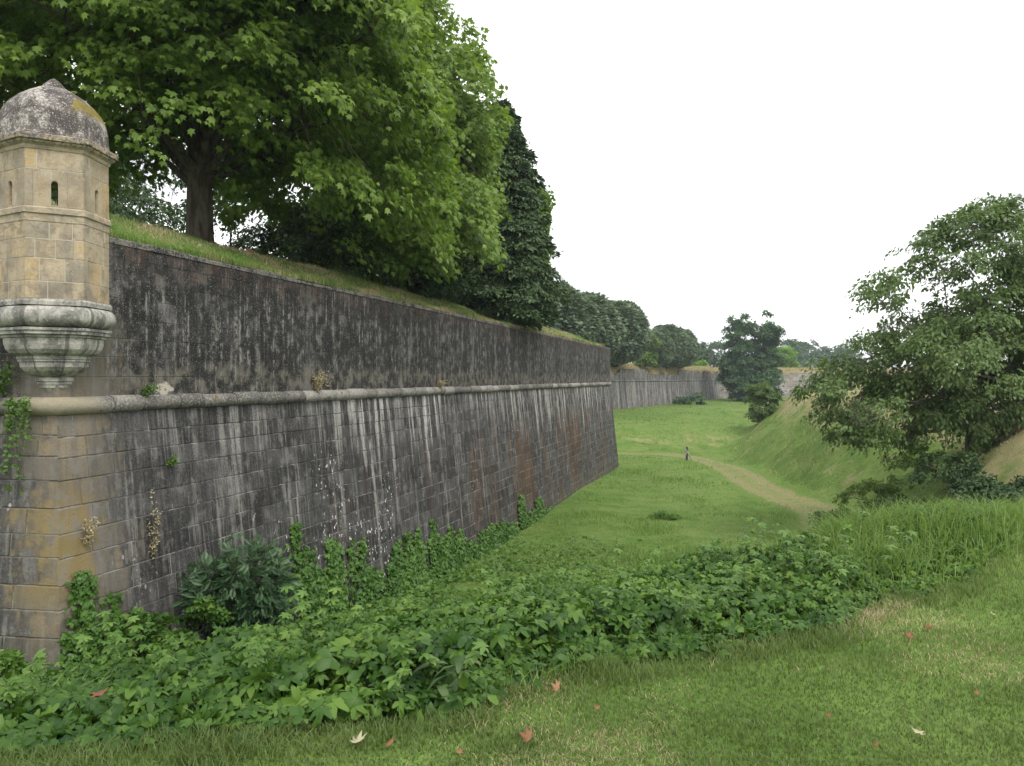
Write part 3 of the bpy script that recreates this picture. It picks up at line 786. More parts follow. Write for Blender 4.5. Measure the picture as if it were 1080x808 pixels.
# ------------------------------------------------------------------ foliage
def tmpl_fan(outline, cz=0.0, c=None):
    """flat or dished leaf: centre vertex + outline"""
    o = np.array(outline, float)
    c = o[:, :2].mean(0) if c is None else np.array(c)
    V = np.vstack([[c[0], c[1], cz], np.column_stack([o[:, 0], o[:, 1], o[:, 2] if o.shape[1] > 2 else 0 * o[:, 0]])])
    n = len(o); Fc = np.array([[0, 1 + i, 1 + (i + 1) % n] for i in range(n)])
    return V, Fc
T_PLANE = tmpl_fan([(0, 0, 0), (.24, .10, -.03), (.52, .18, -.14), (.34, .36, -.02), (.50, .66, -.16), (.20, .58, 0), (0, 1.0, -.16), (-.20, .58, 0), (-.50, .66, -.16), (-.34, .36, -.02), (-.52, .18, -.14), (-.24, .10, -.03)], .03, (0, .38))
T_OVAL = (np.array([(0, 0, 0), (.26, .30, .05), (.22, .68, .02), (0, 1, -.12), (-.22, .68, .02), (-.26, .30, .05), (0, .5, -.03)]), np.array([(0, 1, 6), (1, 2, 6), (2, 3, 6), (3, 4, 6), (4, 5, 6), (5, 0, 6)]))
T_RHOMB = (np.array([(0, 0, 0), (.33, .45, .06), (0, 1, -.08), (-.33, .45, .06)]), np.array([(0, 1, 2), (0, 2, 3)]))
def leaflet(L, W, ang, lift=0.0, droop=.25):
    s = [0, .16, .46, .78, 1]; w = [.02, .42, 1, .58, 0]
    V = []; Fc = []
    for a, b in zip(s, w):
        z = lift * a - droop * a * a
        V += [(-W * b / 2, a * L, (z + .10 * b * W / L) * L), (0, a * L, (z) * L), (W * b / 2, a * L, (z + .10 * b * W / L) * L)]
    for i in range(4):
        p = i * 3; r_ = (i + 1) * 3
        Fc += [(p, r_, r_ + 1), (p, r_ + 1, p + 1), (p + 1, r_ + 1, r_ + 2), (p + 1, r_ + 2, p + 2)]
    V = np.array(V); c, s_ = math.cos(ang), math.sin(ang)
    V = np.column_stack([V[:, 0] * c + V[:, 1] * s_, -V[:, 0] * s_ + V[:, 1] * c, V[:, 2]])
    return V, np.array(Fc)
def join_t(parts):
    V = []; Fc = []; b = 0
    for v, f in parts: V.append(v); Fc.append(f + b); b += len(v)
    return np.vstack(V), np.vstack(Fc)
T_FIVE = join_t([leaflet(1.0, .44, 0, .1, .5), leaflet(.95, .40, .92, .08, .55), leaflet(.95, .40, -.92, .08, .55), leaflet(.66, .30, 1.85, .05, .45), leaflet(.66, .30, -1.85, .05, .45)])
T_THREE = join_t([leaflet(1.0, .62, 0), leaflet(.85, .5, 1.15, .05, .3), leaflet(.85, .5, -1.15, .05, .3)])
T_ONE = leaflet(1.0, .42, 0, .1, .45)
def pinnate(n=8):
    ps = []
    for i in range(n):
        y = .18 + .72 * i / (n - 1); L = .30 * math.sin(.5 + 2.2 * i / (n - 1)) + .08
        for sg in (1, -1):
            v, f = leaflet(L, L * .30, sg * 1.0, 0, .25); v = v + np.array([0, y, -.25 * y * y]); ps.append((v[::1], f))
    v, f = leaflet(.32, .12, 0, 0, .3); ps.append((v + np.array([0, .9, -.22]), f))
    return join_t(ps)
T_PINN = pinnate()
def norm(a): return a / np.maximum(np.linalg.norm(a, axis=-1, keepdims=True), 1e-9)
def leaves(pos, tip, nrm_, size, T):
    """arrays of leaves: positions, tip directions, normals, sizes"""
    tv, tf = T
    y = norm(tip); x = norm(np.cross(y, nrm_)); z = np.cross(x, y)
    V = (tv[None, :, 0, None] * x[:, None] + tv[None, :, 1, None] * y[:, None] + tv[None, :, 2, None] * z[:, None]) * size[:, None, None] + pos[:, None]
    n = len(pos)
    Fc = (tf[None] + (np.arange(n) * len(tv))[:, None, None]).reshape(-1, tf.shape[1])
    return V.reshape(-1, 3), Fc
def leafobj(name, mat, parent, batches, rs, lab=None):
    """batches: list of (pos, tip, normal, size, template)"""
    VV = []; FF = []; AAt = []; b = 0
    for pos, tip, nn, size, T in batches:
        V, Fc = leaves(pos, tip, nn, size, T); VV.append(V); FF.append(Fc + b); b += len(V)
        AAt.append(np.repeat(rs.rand(len(pos)), len(T[0])))
    o = meshobj(name, np.vstack(VV), np.vstack(FF), mat, parent, {'rnd': np.concatenate(AAt)})
    return o
def tube(mb, pts, rads, n=7, a=0.5):
    pts = np.array(pts, float); k = len(pts); vs = []
    tg = np.gradient(pts, axis=0); up = np.array([0.13, .31, 1.0])
    for p, t_, r in zip(pts, tg, rads):
        t_ = t_ / (np.linalg.norm(t_) + 1e-9); x = np.cross(t_, up if abs(t_[2]) < .95 else np.array([1., .2, 0])); x /= np.linalg.norm(x); y = np.cross(t_, x)
        for j in range(n):
            an = 2 * math.pi * j / n; vs.append(p + (x * math.cos(an) + y * math.sin(an)) * r)
    fs = []
    for i in range(k - 1):
        for j in range(n):
            a0 = i * n + j; b0 = i * n + (j + 1) % n; fs.append([a0, b0, b0 + n, a0 + n])
    fs.append([(k - 1) * n + j for j in range(n)])
    mb.add(vs, fs, a)
def curve3(a, b, c, n):
    t_ = np.linspace(0, 1, n)[:, None]; return (1 - t_) ** 2 * a + 2 * t_ * (1 - t_) * b + t_ ** 2 * c
def make_tree(name, label, cat, base, ells, trunk_r, trunk_top, n_limb, n_clu, per, clu, T, lsize, mleaf, mbark, seed, group=None,
              gap=.0, gapscale=.5, up=.9, droop=.45, shell=.5, lean=(0, 0), twigs=True, flare=1.5, cut=None, nsub=3, bough=2.0, per_b=9, limb_min=-99):
    rs = np.random.RandomState(seed); base = np.array(base, float)
    root = thing(name, label, cat, tuple(base), 0, group)
    ells = [np.array(e, float) for e in ells]; vol = np.array([e[3] * e[4] * e[5] for e in ells]); vol = vol / vol.sum()
    P = []
    nbg = max(6, n_clu // per_b)
    B = []
    while len(B) < nbg:
        e = ells[rs.choice(len(ells), p=vol)]; v = norm(rs.randn(3)); p = e[:3] + v * rs.rand() ** shell * e[3:6]
        if p[2] < base[2] + .3: continue
        if gap > 0 and fbm(p[:1] * gapscale, p[1:2] * gapscale, p[2:] * gapscale, seed, 3)[0] < gap: continue
        if cut is not None and not cut(p[None])[0]: continue
        B.append(p)
    B = np.array(B); cB = B.mean(0); o_ = B - cB; o_[:, 2] *= .5; o_ = norm(o_)
    bi = rs.randint(0, nbg, n_clu); g = np.clip(rs.randn(n_clu, 3), -1.7, 1.7) * .55; br = clu * bough * rs.uniform(.7, 1.3, nbg)[bi]
    rr_ = np.hypot(g[:, 0], g[:, 1])
    P = B[bi] + (np.column_stack([g[:, 0], g[:, 1], g[:, 2] * .28 - .55 * rr_ ** 2]) + o_[bi] * .3) * br[:, None]
    if cut is not None:
        ok_ = cut(P); P = P[ok_]; n_clu = len(P)
    # trunk and limbs
    mb = MB(); top = base + np.array([lean[0], lean[1], trunk_top])
    tp_ = curve3(base - np.array([0, 0, .3]), base + np.array([lean[0] * .2, lean[1] * .2, trunk_top * .5]), top, 8)
    tr = trunk_r * np.array([flare, 1.12, 1.0, .96, .93, .9, .86, .78]); tube(mb, tp_, tr, 14)
    nodes = []; cen = np.mean(P, axis=0)
    hi_ = P[:, 2] > top[2] + limb_min
    if hi_.sum() < n_limb * 2: hi_ = np.ones(len(P), bool)
    sel = [int(np.where(hi_)[0][rs.randint(hi_.sum())])]
    D = np.linalg.norm(P - P[sel[0]], axis=1) * hi_
    for _ in range(n_limb - 1):
        j = int(np.argmax(D * (0.7 + .3 * rs.rand(len(P))))); sel.append(j); D = np.minimum(D, np.linalg.norm(P - P[j], axis=1))
    for j in sel:
        f_ = rs.uniform(.55, 1.0); st = tp_[int(4 + 3 * f_)]
        en = st + (P[j] - st) * .88
        L = np.linalg.norm(en - st); mid = st + (en - st) * .45 + np.array([0, 0, L * .16]) + rs.randn(3) * L * .05
        pts = curve3(st, mid, en, 9); pts[1:-1] += rs.randn(7, 3) * L * .012
        r0 = trunk_r * rs.uniform(.24, .40); rad_ = np.linspace(r0, max(.012, r0 * .14), 9); tube(mb, pts, rad_, 7)
        for p_, r_ in zip(pts[2:], rad_[2:]): nodes.append((p_, r_))
        for _ in range(nsub):                                 # side branches
            i0 = rs.randint(2, 7); s0 = pts[i0]; dd = np.linalg.norm(P - s0, axis=1) + rs.rand(len(P)) * L * .5
            tgt = P[int(np.argmin(np.abs(dd - L * .45)))]
            m2 = (s0 + tgt) / 2 + np.array([0, 0, L * .05]) + rs.randn(3) * L * .03; q_ = curve3(s0, m2, tgt, 6)
            r1 = rad_[i0] * .6; rd = np.linspace(r1, max(.010, r1 * .25), 6); tube(mb, q_, rd, 5)
            for p_, r_ in zip(q_[2:], rd[2:]): nodes.append((p_, r_))
    NP = np.array([p for p, r in nodes]); NR = np.array([r for p, r in nodes])
    if twigs:
        for p in P[::1 if len(P) < 1500 else 2]:
            k = int(np.argmin(np.linalg.norm(NP - p, axis=1))); s0 = NP[k]
            d_ = np.linalg.norm(p - s0)
            if d_ < .15: continue
            m2 = (s0 + p) / 2 + np.array([0, 0, d_ * .12]) + rs.randn(3) * d_ * .08
            rr = min(NR[k] * .6, .012 + .012 * d_); tube(mb, curve3(s0, m2, p, 4), [rr, rr * .8, rr * .6, rr * .35], 4)
    mb.build('trunk', mbark, root, True)
    # leaves in drooping sprays
    n = n_clu * per
    ci_ = np.repeat(np.arange(n_clu), per)
    outv = P - cen; outv[:, 2] *= .35; outv = norm(outv + rs.randn(*outv.shape) * .25)
    tilt = norm(outv * .55 + np.array([0, 0, 1.0]) * up + rs.randn(n_clu, 3) * .18)
    ax = norm(np.cross(tilt, outv)); ay = np.cross(ax, tilt)
    csz = clu * rs.uniform(.65, 1.35, n_clu)
    g = np.clip(rs.randn(n, 3), -1.8, 1.8) * .42
    rad2 = np.hypot(g[:, 0], g[:, 1])
    off = ax[ci_] * g[:, :1] + ay[ci_] * (g[:, 1:2] + .15) + tilt[ci_] * (g[:, 2:3] * .38) - np.array([0, 0, 1.0]) * (droop * rad2[:, None] ** 2 * .6)
    pos = P[ci_] + off * csz[ci_][:, None]
    ld = norm(norm(off) * .7 + outv[ci_] * .5 + rs.randn(n, 3) * .45 - np.array([0, 0, 1.0]) * droop)
    nn = norm(tilt[ci_] * 1.0 + rs.randn(n, 3) * .42)
    sz = lsize * rs.uniform(.6, 1.2, n)
    ok = pos[:, 2] > base[2] + .05
    if cut is not None: ok &= cut(pos)
    leafobj('crown', mleaf, root, [(pos[ok], ld[ok], nn[ok], sz[ok], T)], rs)
    return root
def px(u, v, d): return ((u - HX) / F * d, d, (HY - v) / F * d)       # survey: a picture position at a distance

M_PLANE = leaf_mat('plane_leaf', (.066, .118, .016), (.130, .210, .034), (.235, .330, .062), .38, .5, .3, .30)
M_PLANE2 = leaf_mat('plane_leaf_far', (.062, .115, .022), (.105, .180, .036), (.175, .26, .06), .34, .5, .3, .25)
M_CON = leaf_mat('conifer', (.038, .070, .028), (.064, .108, .044), (.115, .170, .070), .05, .6, .2, .5)
M_LIME = leaf_mat('row_tree_leaf', (.095, .138, .080), (.145, .198, .118), (.21, .27, .17), .15, .6, .25, .35)
M_DARK = leaf_mat('dark_leaf', (.018, .042, .013), (.034, .072, .020), (.064, .115, .032), .1, .5, .3, .5)  # backlit shade of the trees behind the planes painted in; also bank scrub
M_WAL = leaf_mat('walnut_leaf', (.054, .096, .026), (.092, .152, .042), (.165, .230, .075), .32, .5, .3, .4)
M_BIGT = leaf_mat('ditch_tree_leaf', (.034, .080, .026), (.058, .120, .042), (.10, .175, .07), .2, .5, .3, .12)
M_YEL = leaf_mat('bright_shrub', (.10, .20, .02), (.15, .28, .03), (.22, .36, .05), .3, .5, .3, .5)
M_FARW = leaf_mat('far_wood', (.055, .095, .055), (.075, .125, .070), (.11, .165, .09), .15, .7, .2, .06)
M_BARK = bark_mat('plane_bark', (.035, .028, .022), (.10, .085, .065))
M_BARKD = bark_mat('dark_bark', (.03, .025, .02), (.07, .06, .05))
M_BARKG = bark_mat('grey_bark', (.07, .06, .05), (.16, .145, .125))
bz_ = lambda x, y: float(bank_z(np.array([x]), np.array([y]))[0])
gz_ = lambda x, y: float(ground_z(np.array([x]), np.array([y]))[0])

# --- great planes on the rampart
b1 = (-9.75, 25.2)
make_tree('plane_tree', 'nearest great plane tree with thick forked trunk just behind the sentry turret', 'tree', (*b1, bz_(*b1) - .1),
          [(-9.6, 25, 14.0, 8.2, 7.0, 5.6), (-15, 24, 12.0, 5, 5, 4.6), (-5.5, 25.0, 10.5, 3.6, 5, 4.8), (-3.9, 27.5, 7.8, 2.4, 3.4, 3.8), (-13, 20.5, 12.5, 5, 3.2, 3.6), (-8.5, 20.5, 11.4, 4.6, 3, 3.2), (-10.5, 27.5, 8.8, 5.5, 3.0, 2.6), (-11, 21.5, 8.6, 5.5, 1.6, 1.6)],
          .42, 2.9, 18, 2500, 54, .80, T_PLANE, .215, M_PLANE, M_BARK, 101, gap=.38, gapscale=.42, shell=.45, flare=1.7, droop=.6, nsub=4, bough=2.1, limb_min=1.6,
          cut=lambda p: (p[:, 2] > 3.2) & (p[:, 0] < -2.1 - .25 * np.maximum(p[:, 2] - 8.5, 0) + 1.4 * (fbm(p[:, 1] * .7, p[:, 2] * .7, 0, 34, 3) - .5)) & ((p[:, 0] > -6.2) | (p[:, 2] > 5.7 + .7 * np.sin(p[:, 0] * 1.7 + p[:, 1]) - .35 * np.maximum(-12 - p[:, 0], 0))))
b2 = (-6.6, 36.5)
make_tree('plane_tree', 'second plane tree along the rampart, its bright leaves hanging down to the wall top', 'tree', (*b2, bz_(*b2) - .1),
          [(-5.6, 36, 12.5, 5.4, 5.5, 6.2), (-4.4, 34, 7.6, 3.6, 4.2, 4.2), (-3.6, 35.2, 10.5, 3.4, 4.0, 4.6), (-6.5, 38, 17, 4.2, 4.2, 3.6)],
          .38, 3.6, 13, 1350, 52, .85, T_PLANE, .24, M_PLANE, M_BARK, 102, gap=.38, gapscale=.42, shell=.45, droop=.6, nsub=3, bough=2.1, limb_min=1.6,
          cut=lambda p: (p[:, 2] > 3.4) & (p[:, 0] < -.55 - .43 * np.maximum(p[:, 2] - 12.2, 0) + 2.0 * (fbm(p[:, 1] * .55, p[:, 2] * .55, 0, 33, 3) - .5)))
b3 = (-2.2, 49.5)
make_tree('plane_tree', 'third plane tree of the rampart row, half hidden around the dark conifer', 'tree', (*b3, bz_(*b3) - .1),
          [(-4.0, 48.5, 13.0, 3.6, 4.6, 6.0), (1.1, 52.5, 8.8, 1.9, 3.4, 4.8), (1.1, 52, 8.2, 1.8, 2.4, 4.4), (1.0, 51.5, 10.2, 1.5, 2.0, 2.6), (1.2, 52, 6.5, 1.8, 2.4, 2.6), (1.1, 52, 8.2, 1.8, 2.4, 4.4), (-5.6, 47, 18.0, 3.2, 4, 3.4)],
          .32, 3.5, 10, 1150, 40, .85, T_PLANE, .28, M_PLANE2, M_BARK, 103, cut=lambda p: p[:, 0] < np.where(p[:, 2] > 12.8, -1.2 - .5 * (p[:, 2] - 13), 2.35 + .9 * (fbm(p[:, 1], p[:, 2], 0, 35, 2) - .5)), gap=.2, gapscale=.4, shell=.45, droop=.5)
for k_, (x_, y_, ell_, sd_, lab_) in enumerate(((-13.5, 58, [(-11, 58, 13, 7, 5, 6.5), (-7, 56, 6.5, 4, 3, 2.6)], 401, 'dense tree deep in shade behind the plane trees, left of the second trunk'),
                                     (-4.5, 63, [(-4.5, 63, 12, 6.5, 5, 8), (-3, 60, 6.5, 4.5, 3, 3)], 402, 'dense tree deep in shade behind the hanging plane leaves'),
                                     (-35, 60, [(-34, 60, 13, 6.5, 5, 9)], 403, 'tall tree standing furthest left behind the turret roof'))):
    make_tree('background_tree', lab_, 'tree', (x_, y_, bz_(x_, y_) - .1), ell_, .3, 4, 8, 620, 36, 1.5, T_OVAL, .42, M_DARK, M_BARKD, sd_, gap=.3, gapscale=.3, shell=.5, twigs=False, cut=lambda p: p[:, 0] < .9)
# --- dark conifer, layered drooping boughs
def conifer(name, label, cat, base, H, Rb, seed, mleaf, mbark, group=None):
    rs = np.random.RandomState(seed); base = np.array(base, float); root = thing(name, label, cat, tuple(base), 0, group)
    mb = MB(); tube(mb, [base - [0, 0, .3], base + [0, 0, H * .5], base + [0.1, 0, H * .97]], [.32, .2, .03], 10)
    pos = []; tip = []; nn = []
    nb = 250
    for i in range(nb):
        h = (i / nb) ** .85; z = .4 + h * (H - .7); L = Rb * (1 - h) ** .58 * rs.uniform(.72, 1.12) * (1 if h > .12 else .7 + 2.5 * h) + .15
        a = i * 2.399 + rs.randn() * .2; dr = np.array([math.cos(a), math.sin(a), 0])
        s0 = base + [0, 0, z]; en = s0 + dr * L + [0, 0, -.22 * L]; mid = s0 + dr * L * .5 + [0, 0, .12 * L]
        c = curve3(s0, mid, en, 6); tube(mb, c, np.linspace(.035, .01, 6), 4)
        m = int(420 * L / Rb) + 60; u = rs.rand(m) ** .75; cc = (1 - u)[:, None] ** 2 * s0 + 2 * (u * (1 - u))[:, None] * mid + u[:, None] ** 2 * en
        side = np.array([-dr[1], dr[0], 0]); w = L * .34 * (1.15 - u) * rs.randn(m)
        pos.append(cc + side * w[:, None] + np.column_stack([0 * u, 0 * u, -np.abs(w) * .35 - rs.rand(m) * .22])); tip.append(dr + side * np.sign(w)[:, None] * .8 + rs.randn(m, 3) * .5 - [0, 0, .6]); nn.append(np.array([0, 0, .8]) + dr * .6 + rs.randn(m, 3) * .5)
    mb.build('trunk', mbark, root, True)
    pos = np.vstack(pos); leafobj('crown', mleaf, root, [(pos, np.vstack(tip), np.vstack(nn), rs.uniform(.14, .28, len(pos)), (T_RHOMB[0] * [.7, 1.2, 1], T_RHOMB[1]))], rs)
    return root
bc = (-.55, 43.5)
conifer('conifer', 'tall near black conifer with drooping boughs at the end of the bright plane trees', 'tree', (*bc, bz_(*bc) - .1), 12.4, 3.7, 7, M_CON, M_BARKD)
# --- understorey behind the first trunk
def bush(name, label, cat, c, r, n_clu, per, T, ls, ml, seed, group=None, clu=.45, gap=.0, stems=7, up=.8, droop=.3, base=None):
    rs = np.random.RandomState(seed); base = np.array((c[0], c[1], c[2] - r[2]) if base is None else base, float)
    return make_tree(name, label, cat, tuple(base), [(c[0], c[1], c[2], *r)], .05, r[2] * .45, stems, n_clu, per, clu, T, ls, ml, M_BARKD, seed, group, gap=gap, shell=.4, up=up, droop=droop, flare=1.2, nsub=2, bough=1.2, per_b=5)
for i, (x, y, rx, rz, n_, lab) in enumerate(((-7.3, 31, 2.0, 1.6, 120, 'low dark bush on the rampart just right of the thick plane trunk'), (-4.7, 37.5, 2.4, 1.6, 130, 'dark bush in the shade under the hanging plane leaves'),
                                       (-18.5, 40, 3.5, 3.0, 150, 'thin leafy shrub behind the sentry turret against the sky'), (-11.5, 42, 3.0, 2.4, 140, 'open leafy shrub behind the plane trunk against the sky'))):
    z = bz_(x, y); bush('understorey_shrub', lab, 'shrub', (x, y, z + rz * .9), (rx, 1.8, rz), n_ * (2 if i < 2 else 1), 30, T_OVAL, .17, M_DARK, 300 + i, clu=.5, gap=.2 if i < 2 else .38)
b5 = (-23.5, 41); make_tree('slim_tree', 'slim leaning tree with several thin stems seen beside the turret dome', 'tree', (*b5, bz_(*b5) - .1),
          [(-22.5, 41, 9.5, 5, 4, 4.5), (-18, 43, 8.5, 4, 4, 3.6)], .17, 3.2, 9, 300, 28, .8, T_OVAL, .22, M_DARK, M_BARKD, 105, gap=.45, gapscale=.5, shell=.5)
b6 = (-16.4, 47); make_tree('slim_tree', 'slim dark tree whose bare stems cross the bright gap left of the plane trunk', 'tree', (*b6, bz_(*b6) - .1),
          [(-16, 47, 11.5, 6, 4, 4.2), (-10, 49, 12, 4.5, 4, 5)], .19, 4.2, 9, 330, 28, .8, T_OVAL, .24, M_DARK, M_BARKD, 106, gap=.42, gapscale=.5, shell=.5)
b7 = (-26.5, 33); make_tree('plane_tree', 'dark plane tree behind and left of the sentry turret', 'tree', (*b7, bz_(*b7) - .1),
          [(-22.5, 31.5, 12, 5.0, 4.5, 6.5), (-21.5, 31.5, 6.4, 2.6, 3, 2.7)], .36, 3.6, 10, 520, 40, 1.15, T_PLANE, .27, M_PLANE, M_BARK, 107, gap=.35, shell=.45)

# --- the row of clipped round trees
rows_ = []
def round_tree(seed, c0, label):
    rs = np.random.RandomState(seed); root = thing('round_tree', label, 'tree', c0, 0, 'grey green round trees on the far rampart')
    mb = MB(); H = 10.5
    tube(mb, np.array(c0) + np.array([[0, 0, -.3], [0, 0, 1.5], [.1, 0, 5], [0, .1, 8]]), [.3, .24, .16, .05], 8)
    for k in range(7):
        a = k * .9; tube(mb, np.array(c0) + curve3(np.array([0, 0, 1.5 + k * .5]), np.array([math.cos(a), math.sin(a), 3.2 + k * .6]), np.array([math.cos(a) * 2.6, math.sin(a) * 2.6, 4.5 + k * .6]), 5), np.linspace(.1, .03, 5), 5)
    mb.build('trunk', M_BARKD, root, True)
    n = 26000; v = norm(rs.randn(n, 3)); lump = fbm(v[:, 0] * 3.4 + 5, v[:, 1] * 3.4, v[:, 2] * 3.4, seed, 3)
    r = (.80 + .36 * lump) * (1 - .22 * rs.rand(n) ** 1.5)
    prof = np.where(v[:, 2] > 0, 1.0, 1.0 + .05 * v[:, 2])
    p = np.column_stack([v[:, 0] * 3.7 * prof, v[:, 1] * 3.7 * prof, v[:, 2] * np.where(v[:, 2] > 0, 6.2, 4.6)]) * r[:, None] + np.array([0, 0, 4.9])
    p[:, 2] = np.maximum(p[:, 2], .25 + rs.rand(n) * .6)
    leafobj('crown', M_LIME, root, [(p + np.array(c0), norm(v + rs.randn(n, 3) * .5 - [0, 0, .3]), norm(v + [0, 0, .5] + rs.randn(n, 3) * .5), rs.uniform(.34, .62, n), T_RHOMB)], rs)
    return root
RT = [(578, 297, 112, 9.2, 'dark round tree directly right of the plane foliage, nearest of the far rampart row'), (613, 309, 124, 8.6, 'second round tree of the far rampart row, just behind the bastion end'),
      (650, 316, 136, 7.6, 'broad round tree standing above the end corner of the dark bastion wall'), (690, 349, 156, 5.3, 'left one of the three smaller merged round trees in the gap'),
      (704, 342, 163, 6.3, 'middle and tallest of the three smaller merged round trees'), (717, 347, 168, 5.2, 'right one of the three smaller merged round trees, at the open sky')]
protos = [round_tree(50 + k, (0, 0, 0), 'proto') for k in range(2)]
for i, (u, v, d, w, lab) in enumerate(RT):
    x, y, zt = px(u, v, d); z0 = bz_(x, y) - .15
    s = (w / 5.2 , w / 5.2, (zt - z0) / 11.3)
    if i < 2: r_ = protos[i]; r_.location = (x, y, z0); r_.rotation_euler = (0, 0, i * 2.0); r_.scale = s; r_['label'] = lab
    else: dup(protos[i % 2], (x, y, z0), i * 1.3, s, lab)
# light green trees among and behind them
def ftree(name, label, u0, u1, v0, v1, d, T, ls, ml, seed, n_clu=120, per=45, gap=.2, zb=None, clu=None, ry=None, group=None, mb_=None, droop=.3, shell=.42):
    x0, y, zt = px(u0, v0, d); x1, _, zb_ = px(u1, v1, d); cx, rx = (x0 + x1) / 2, (x1 - x0) / 2; rz = (zt - zb_) / 2
    base = (cx, d, zb_ if zb is None else zb)
    return make_tree(name, label, 'tree' if 'tree' in name else 'shrub', base, [(cx, d, (zt + zb_) / 2, rx * .92, ry or rx, rz * .92)], max(.12, rx * .06), rz * .9, 7, n_clu, per, clu or rx * .3, T, ls, ml, mb_ or M_BARKD, seed, group, gap=gap, gapscale=1.2 / max(rx, 1), shell=shell, twigs=False, droop=droop)
ftree('leafy_tree', 'lighter green tree between the broad round tree and the three small ones', 668, 692, 349, 385, 150, T_RHOMB, .5, M_PLANE2, 201, 110, 50)
ftree('leafy_tree', 'low pale green tree right of the merged round trees on the skyline', 724, 746, 363, 392, 215, T_RHOMB, .6, M_FARW, 202, 110, 50)
ftree('leafy_tree', 'taller pale green tree touching the left side of the big ditch tree', 738, 768, 358, 394, 222, T_RHOMB, .6, M_FARW, 203, 130, 50)
ftree('leafy_shrub', 'bright green shrub at the foot of the skyline trees on the far wall', 728, 742, 376, 392, 205, T_RHOMB, .5, M_YEL, 204, 50, 45)
ftree('leafy_tree', 'hazy rounded tree right behind the big ditch tree', 808, 842, 354, 396, 270, T_RHOMB, .8, M_FARW, 205, 130, 55)
ftree('leafy_tree', 'distant bluish tree with a round top on the right skyline', 836, 856, 355, 390, 330, T_RHOMB, .9, M_FARW, 206, 110, 50)
ftree('leafy_tree', 'distant low tree at the left edge of the walnut on the skyline', 852, 884, 358, 396, 340, T_RHOMB, .9, M_FARW, 207, 140, 50)
ftree('leafy_tree', 'wide distant tree filling the skyline behind the bright shrub', 818, 868, 372, 402, 255, T_RHOMB, .8, M_FARW, 208, 150, 50)
ftree('leafy_tree', 'distant tree behind the walnut crown', 878, 930, 362, 402, 330, T_RHOMB, .9, M_FARW, 209, 150, 50)
ftree('bright_shrub', 'bright yellow green shrub growing on top of the pale ruined wall', 811, 840, 371, 394, 224, T_ONE, 1.0, M_YEL, 210, 90, 50, .1, droop=-.5)
# the big tree standing in the ditch
x, y = (790 - HX) / F * 178, 178.; zb = gz_(x, y)
make_tree('ditch_tree', 'big dark green tree standing alone in the ditch before the far walls', 'tree', (x, y, zb),
          [(x - 1.5, y, zb + 9, 4.6, 4.4, 8.0), (x + 3.4, y + .3, zb + 9.0, 4.0, 4, 7.8), (x - 1.5, y, zb + 16.3, 3.2, 3.4, 3.1), (x + 4.0, y, zb + 15.0, 2.7, 2.8, 2.9), (x + 1, y - 1, zb + 4.5, 6.2, 4, 4.8), (x + 6.5, y, zb + 15.0, 2.0, 1.4, 1.1), (x + 3.6, y, zb + 19.0, .9, .9, 1.5), (x - 5.0, y, zb + 13.0, 1.5, 1.6, 1.2)],
          .5, 3, 12, 1150, 46, 1.05, T_RHOMB, .55, M_BIGT, M_BARKD, 211, gap=.22, gapscale=.33, shell=.5, bough=.8, per_b=4, droop=.35, twigs=False)
# round bush on the ridge
x, y = (804 - HX) / F * 90, 90.; zb = gz_(x, y)
bush('round_bush', 'round dark green bush standing alone on the edge of the ditch slope', 'bush', (x, y, zb + 2.3), (1.5, 1.5, 2.0), 260, 45, T_RHOMB, .24, M_WAL, 212, clu=.38, gap=.1, base=(x, y, zb - .1))
# --- the walnut on the right-hand bank
bw = (20.3, 35.6); zw = gz_(*bw)
make_tree('walnut_tree', 'wide loose-crowned tree leaning over the right-hand bank of the ditch', 'tree', (*bw, zw - .1),
          [(19.5, 34.5, -2.4 + 4.8, 4.6, 4.2, 4.1), (16.6, 33.8, -2.4 + 3.0, 3.2, 3.2, 2.9), (21.5, 34.5, -2.4 + 7.2, 3.6, 3.6, 3.6), (23.5, 35, -2.4 + 4.0, 4.0, 3.8, 3.8), (14.2, 33.2, -2.4 + 1.7, 1.3, 1.9, 2.2), (17.4, 34, -2.4 + 7.4, 2.3, 2.2, 1.8), (20.6, 34, -2.4 + 9.6, 2.6, 2.4, 1.6), (19.3, 33.5, -2.4 + 1.6, 3.0, 2.4, 2.0), (15.0, 33.2, -2.4 + 5.7, 1.7, 1.8, 1.5), (19.8, 33.6, -2.4 + 1.3, 2.2, 1.6, 1.3), (14.7, 33.0, -2.4 + .7, 1.3, 1.5, 1.3), (23, 33.8, -2.4 + 2.0, 2.4, 2, 1.7)],
          .27, 1.6, 24, 2500, 32, .42, T_OVAL, .185, M_WAL, M_BARKG, 213, gap=.42, gapscale=.7, shell=.6, droop=.6, nsub=5, up=.7, bough=2.3, per_b=10)
for i, (u, v, d, rx, rz, ml, lab) in enumerate(((935, 436, 37, 1.9, .9, M_PLANE, 'light green leafy shrub under the left side of the walnut crown'), (893, 455, 39, 1.3, .5, M_WAL, 'low bramble at the left foot of the shaded bank'), (972, 432, 40, 1.6, .8, M_PLANE, 'small bright shrub in the gap beside the walnut trunk'),
        (905, 492, 30, 1.5, .35, M_WAL, 'low spreading scrub on the bank just above the tall grass mound'), (985, 500, 25, 1.3, .35, M_WAL, 'low scrub on the bank beneath the middle of the walnut crown'), (1010, 468, 31, 1.8, .8, M_DARK, 'dark shrub right at the foot of the walnut trunk'), (955, 478, 33, 1.2, .4, M_DARK, 'small dark scrub left of the walnut trunk'))):
    x, y, z = px(u, v, d); z = gz_(x, y)
    bush('bank_shrub', lab, 'shrub', (x, y, z + rz * .7), (rx, 1.2, rz), 110, 34, T_OVAL, .14, ml, 220 + i, clu=.28, gap=.2, base=(x, y, z - .05))
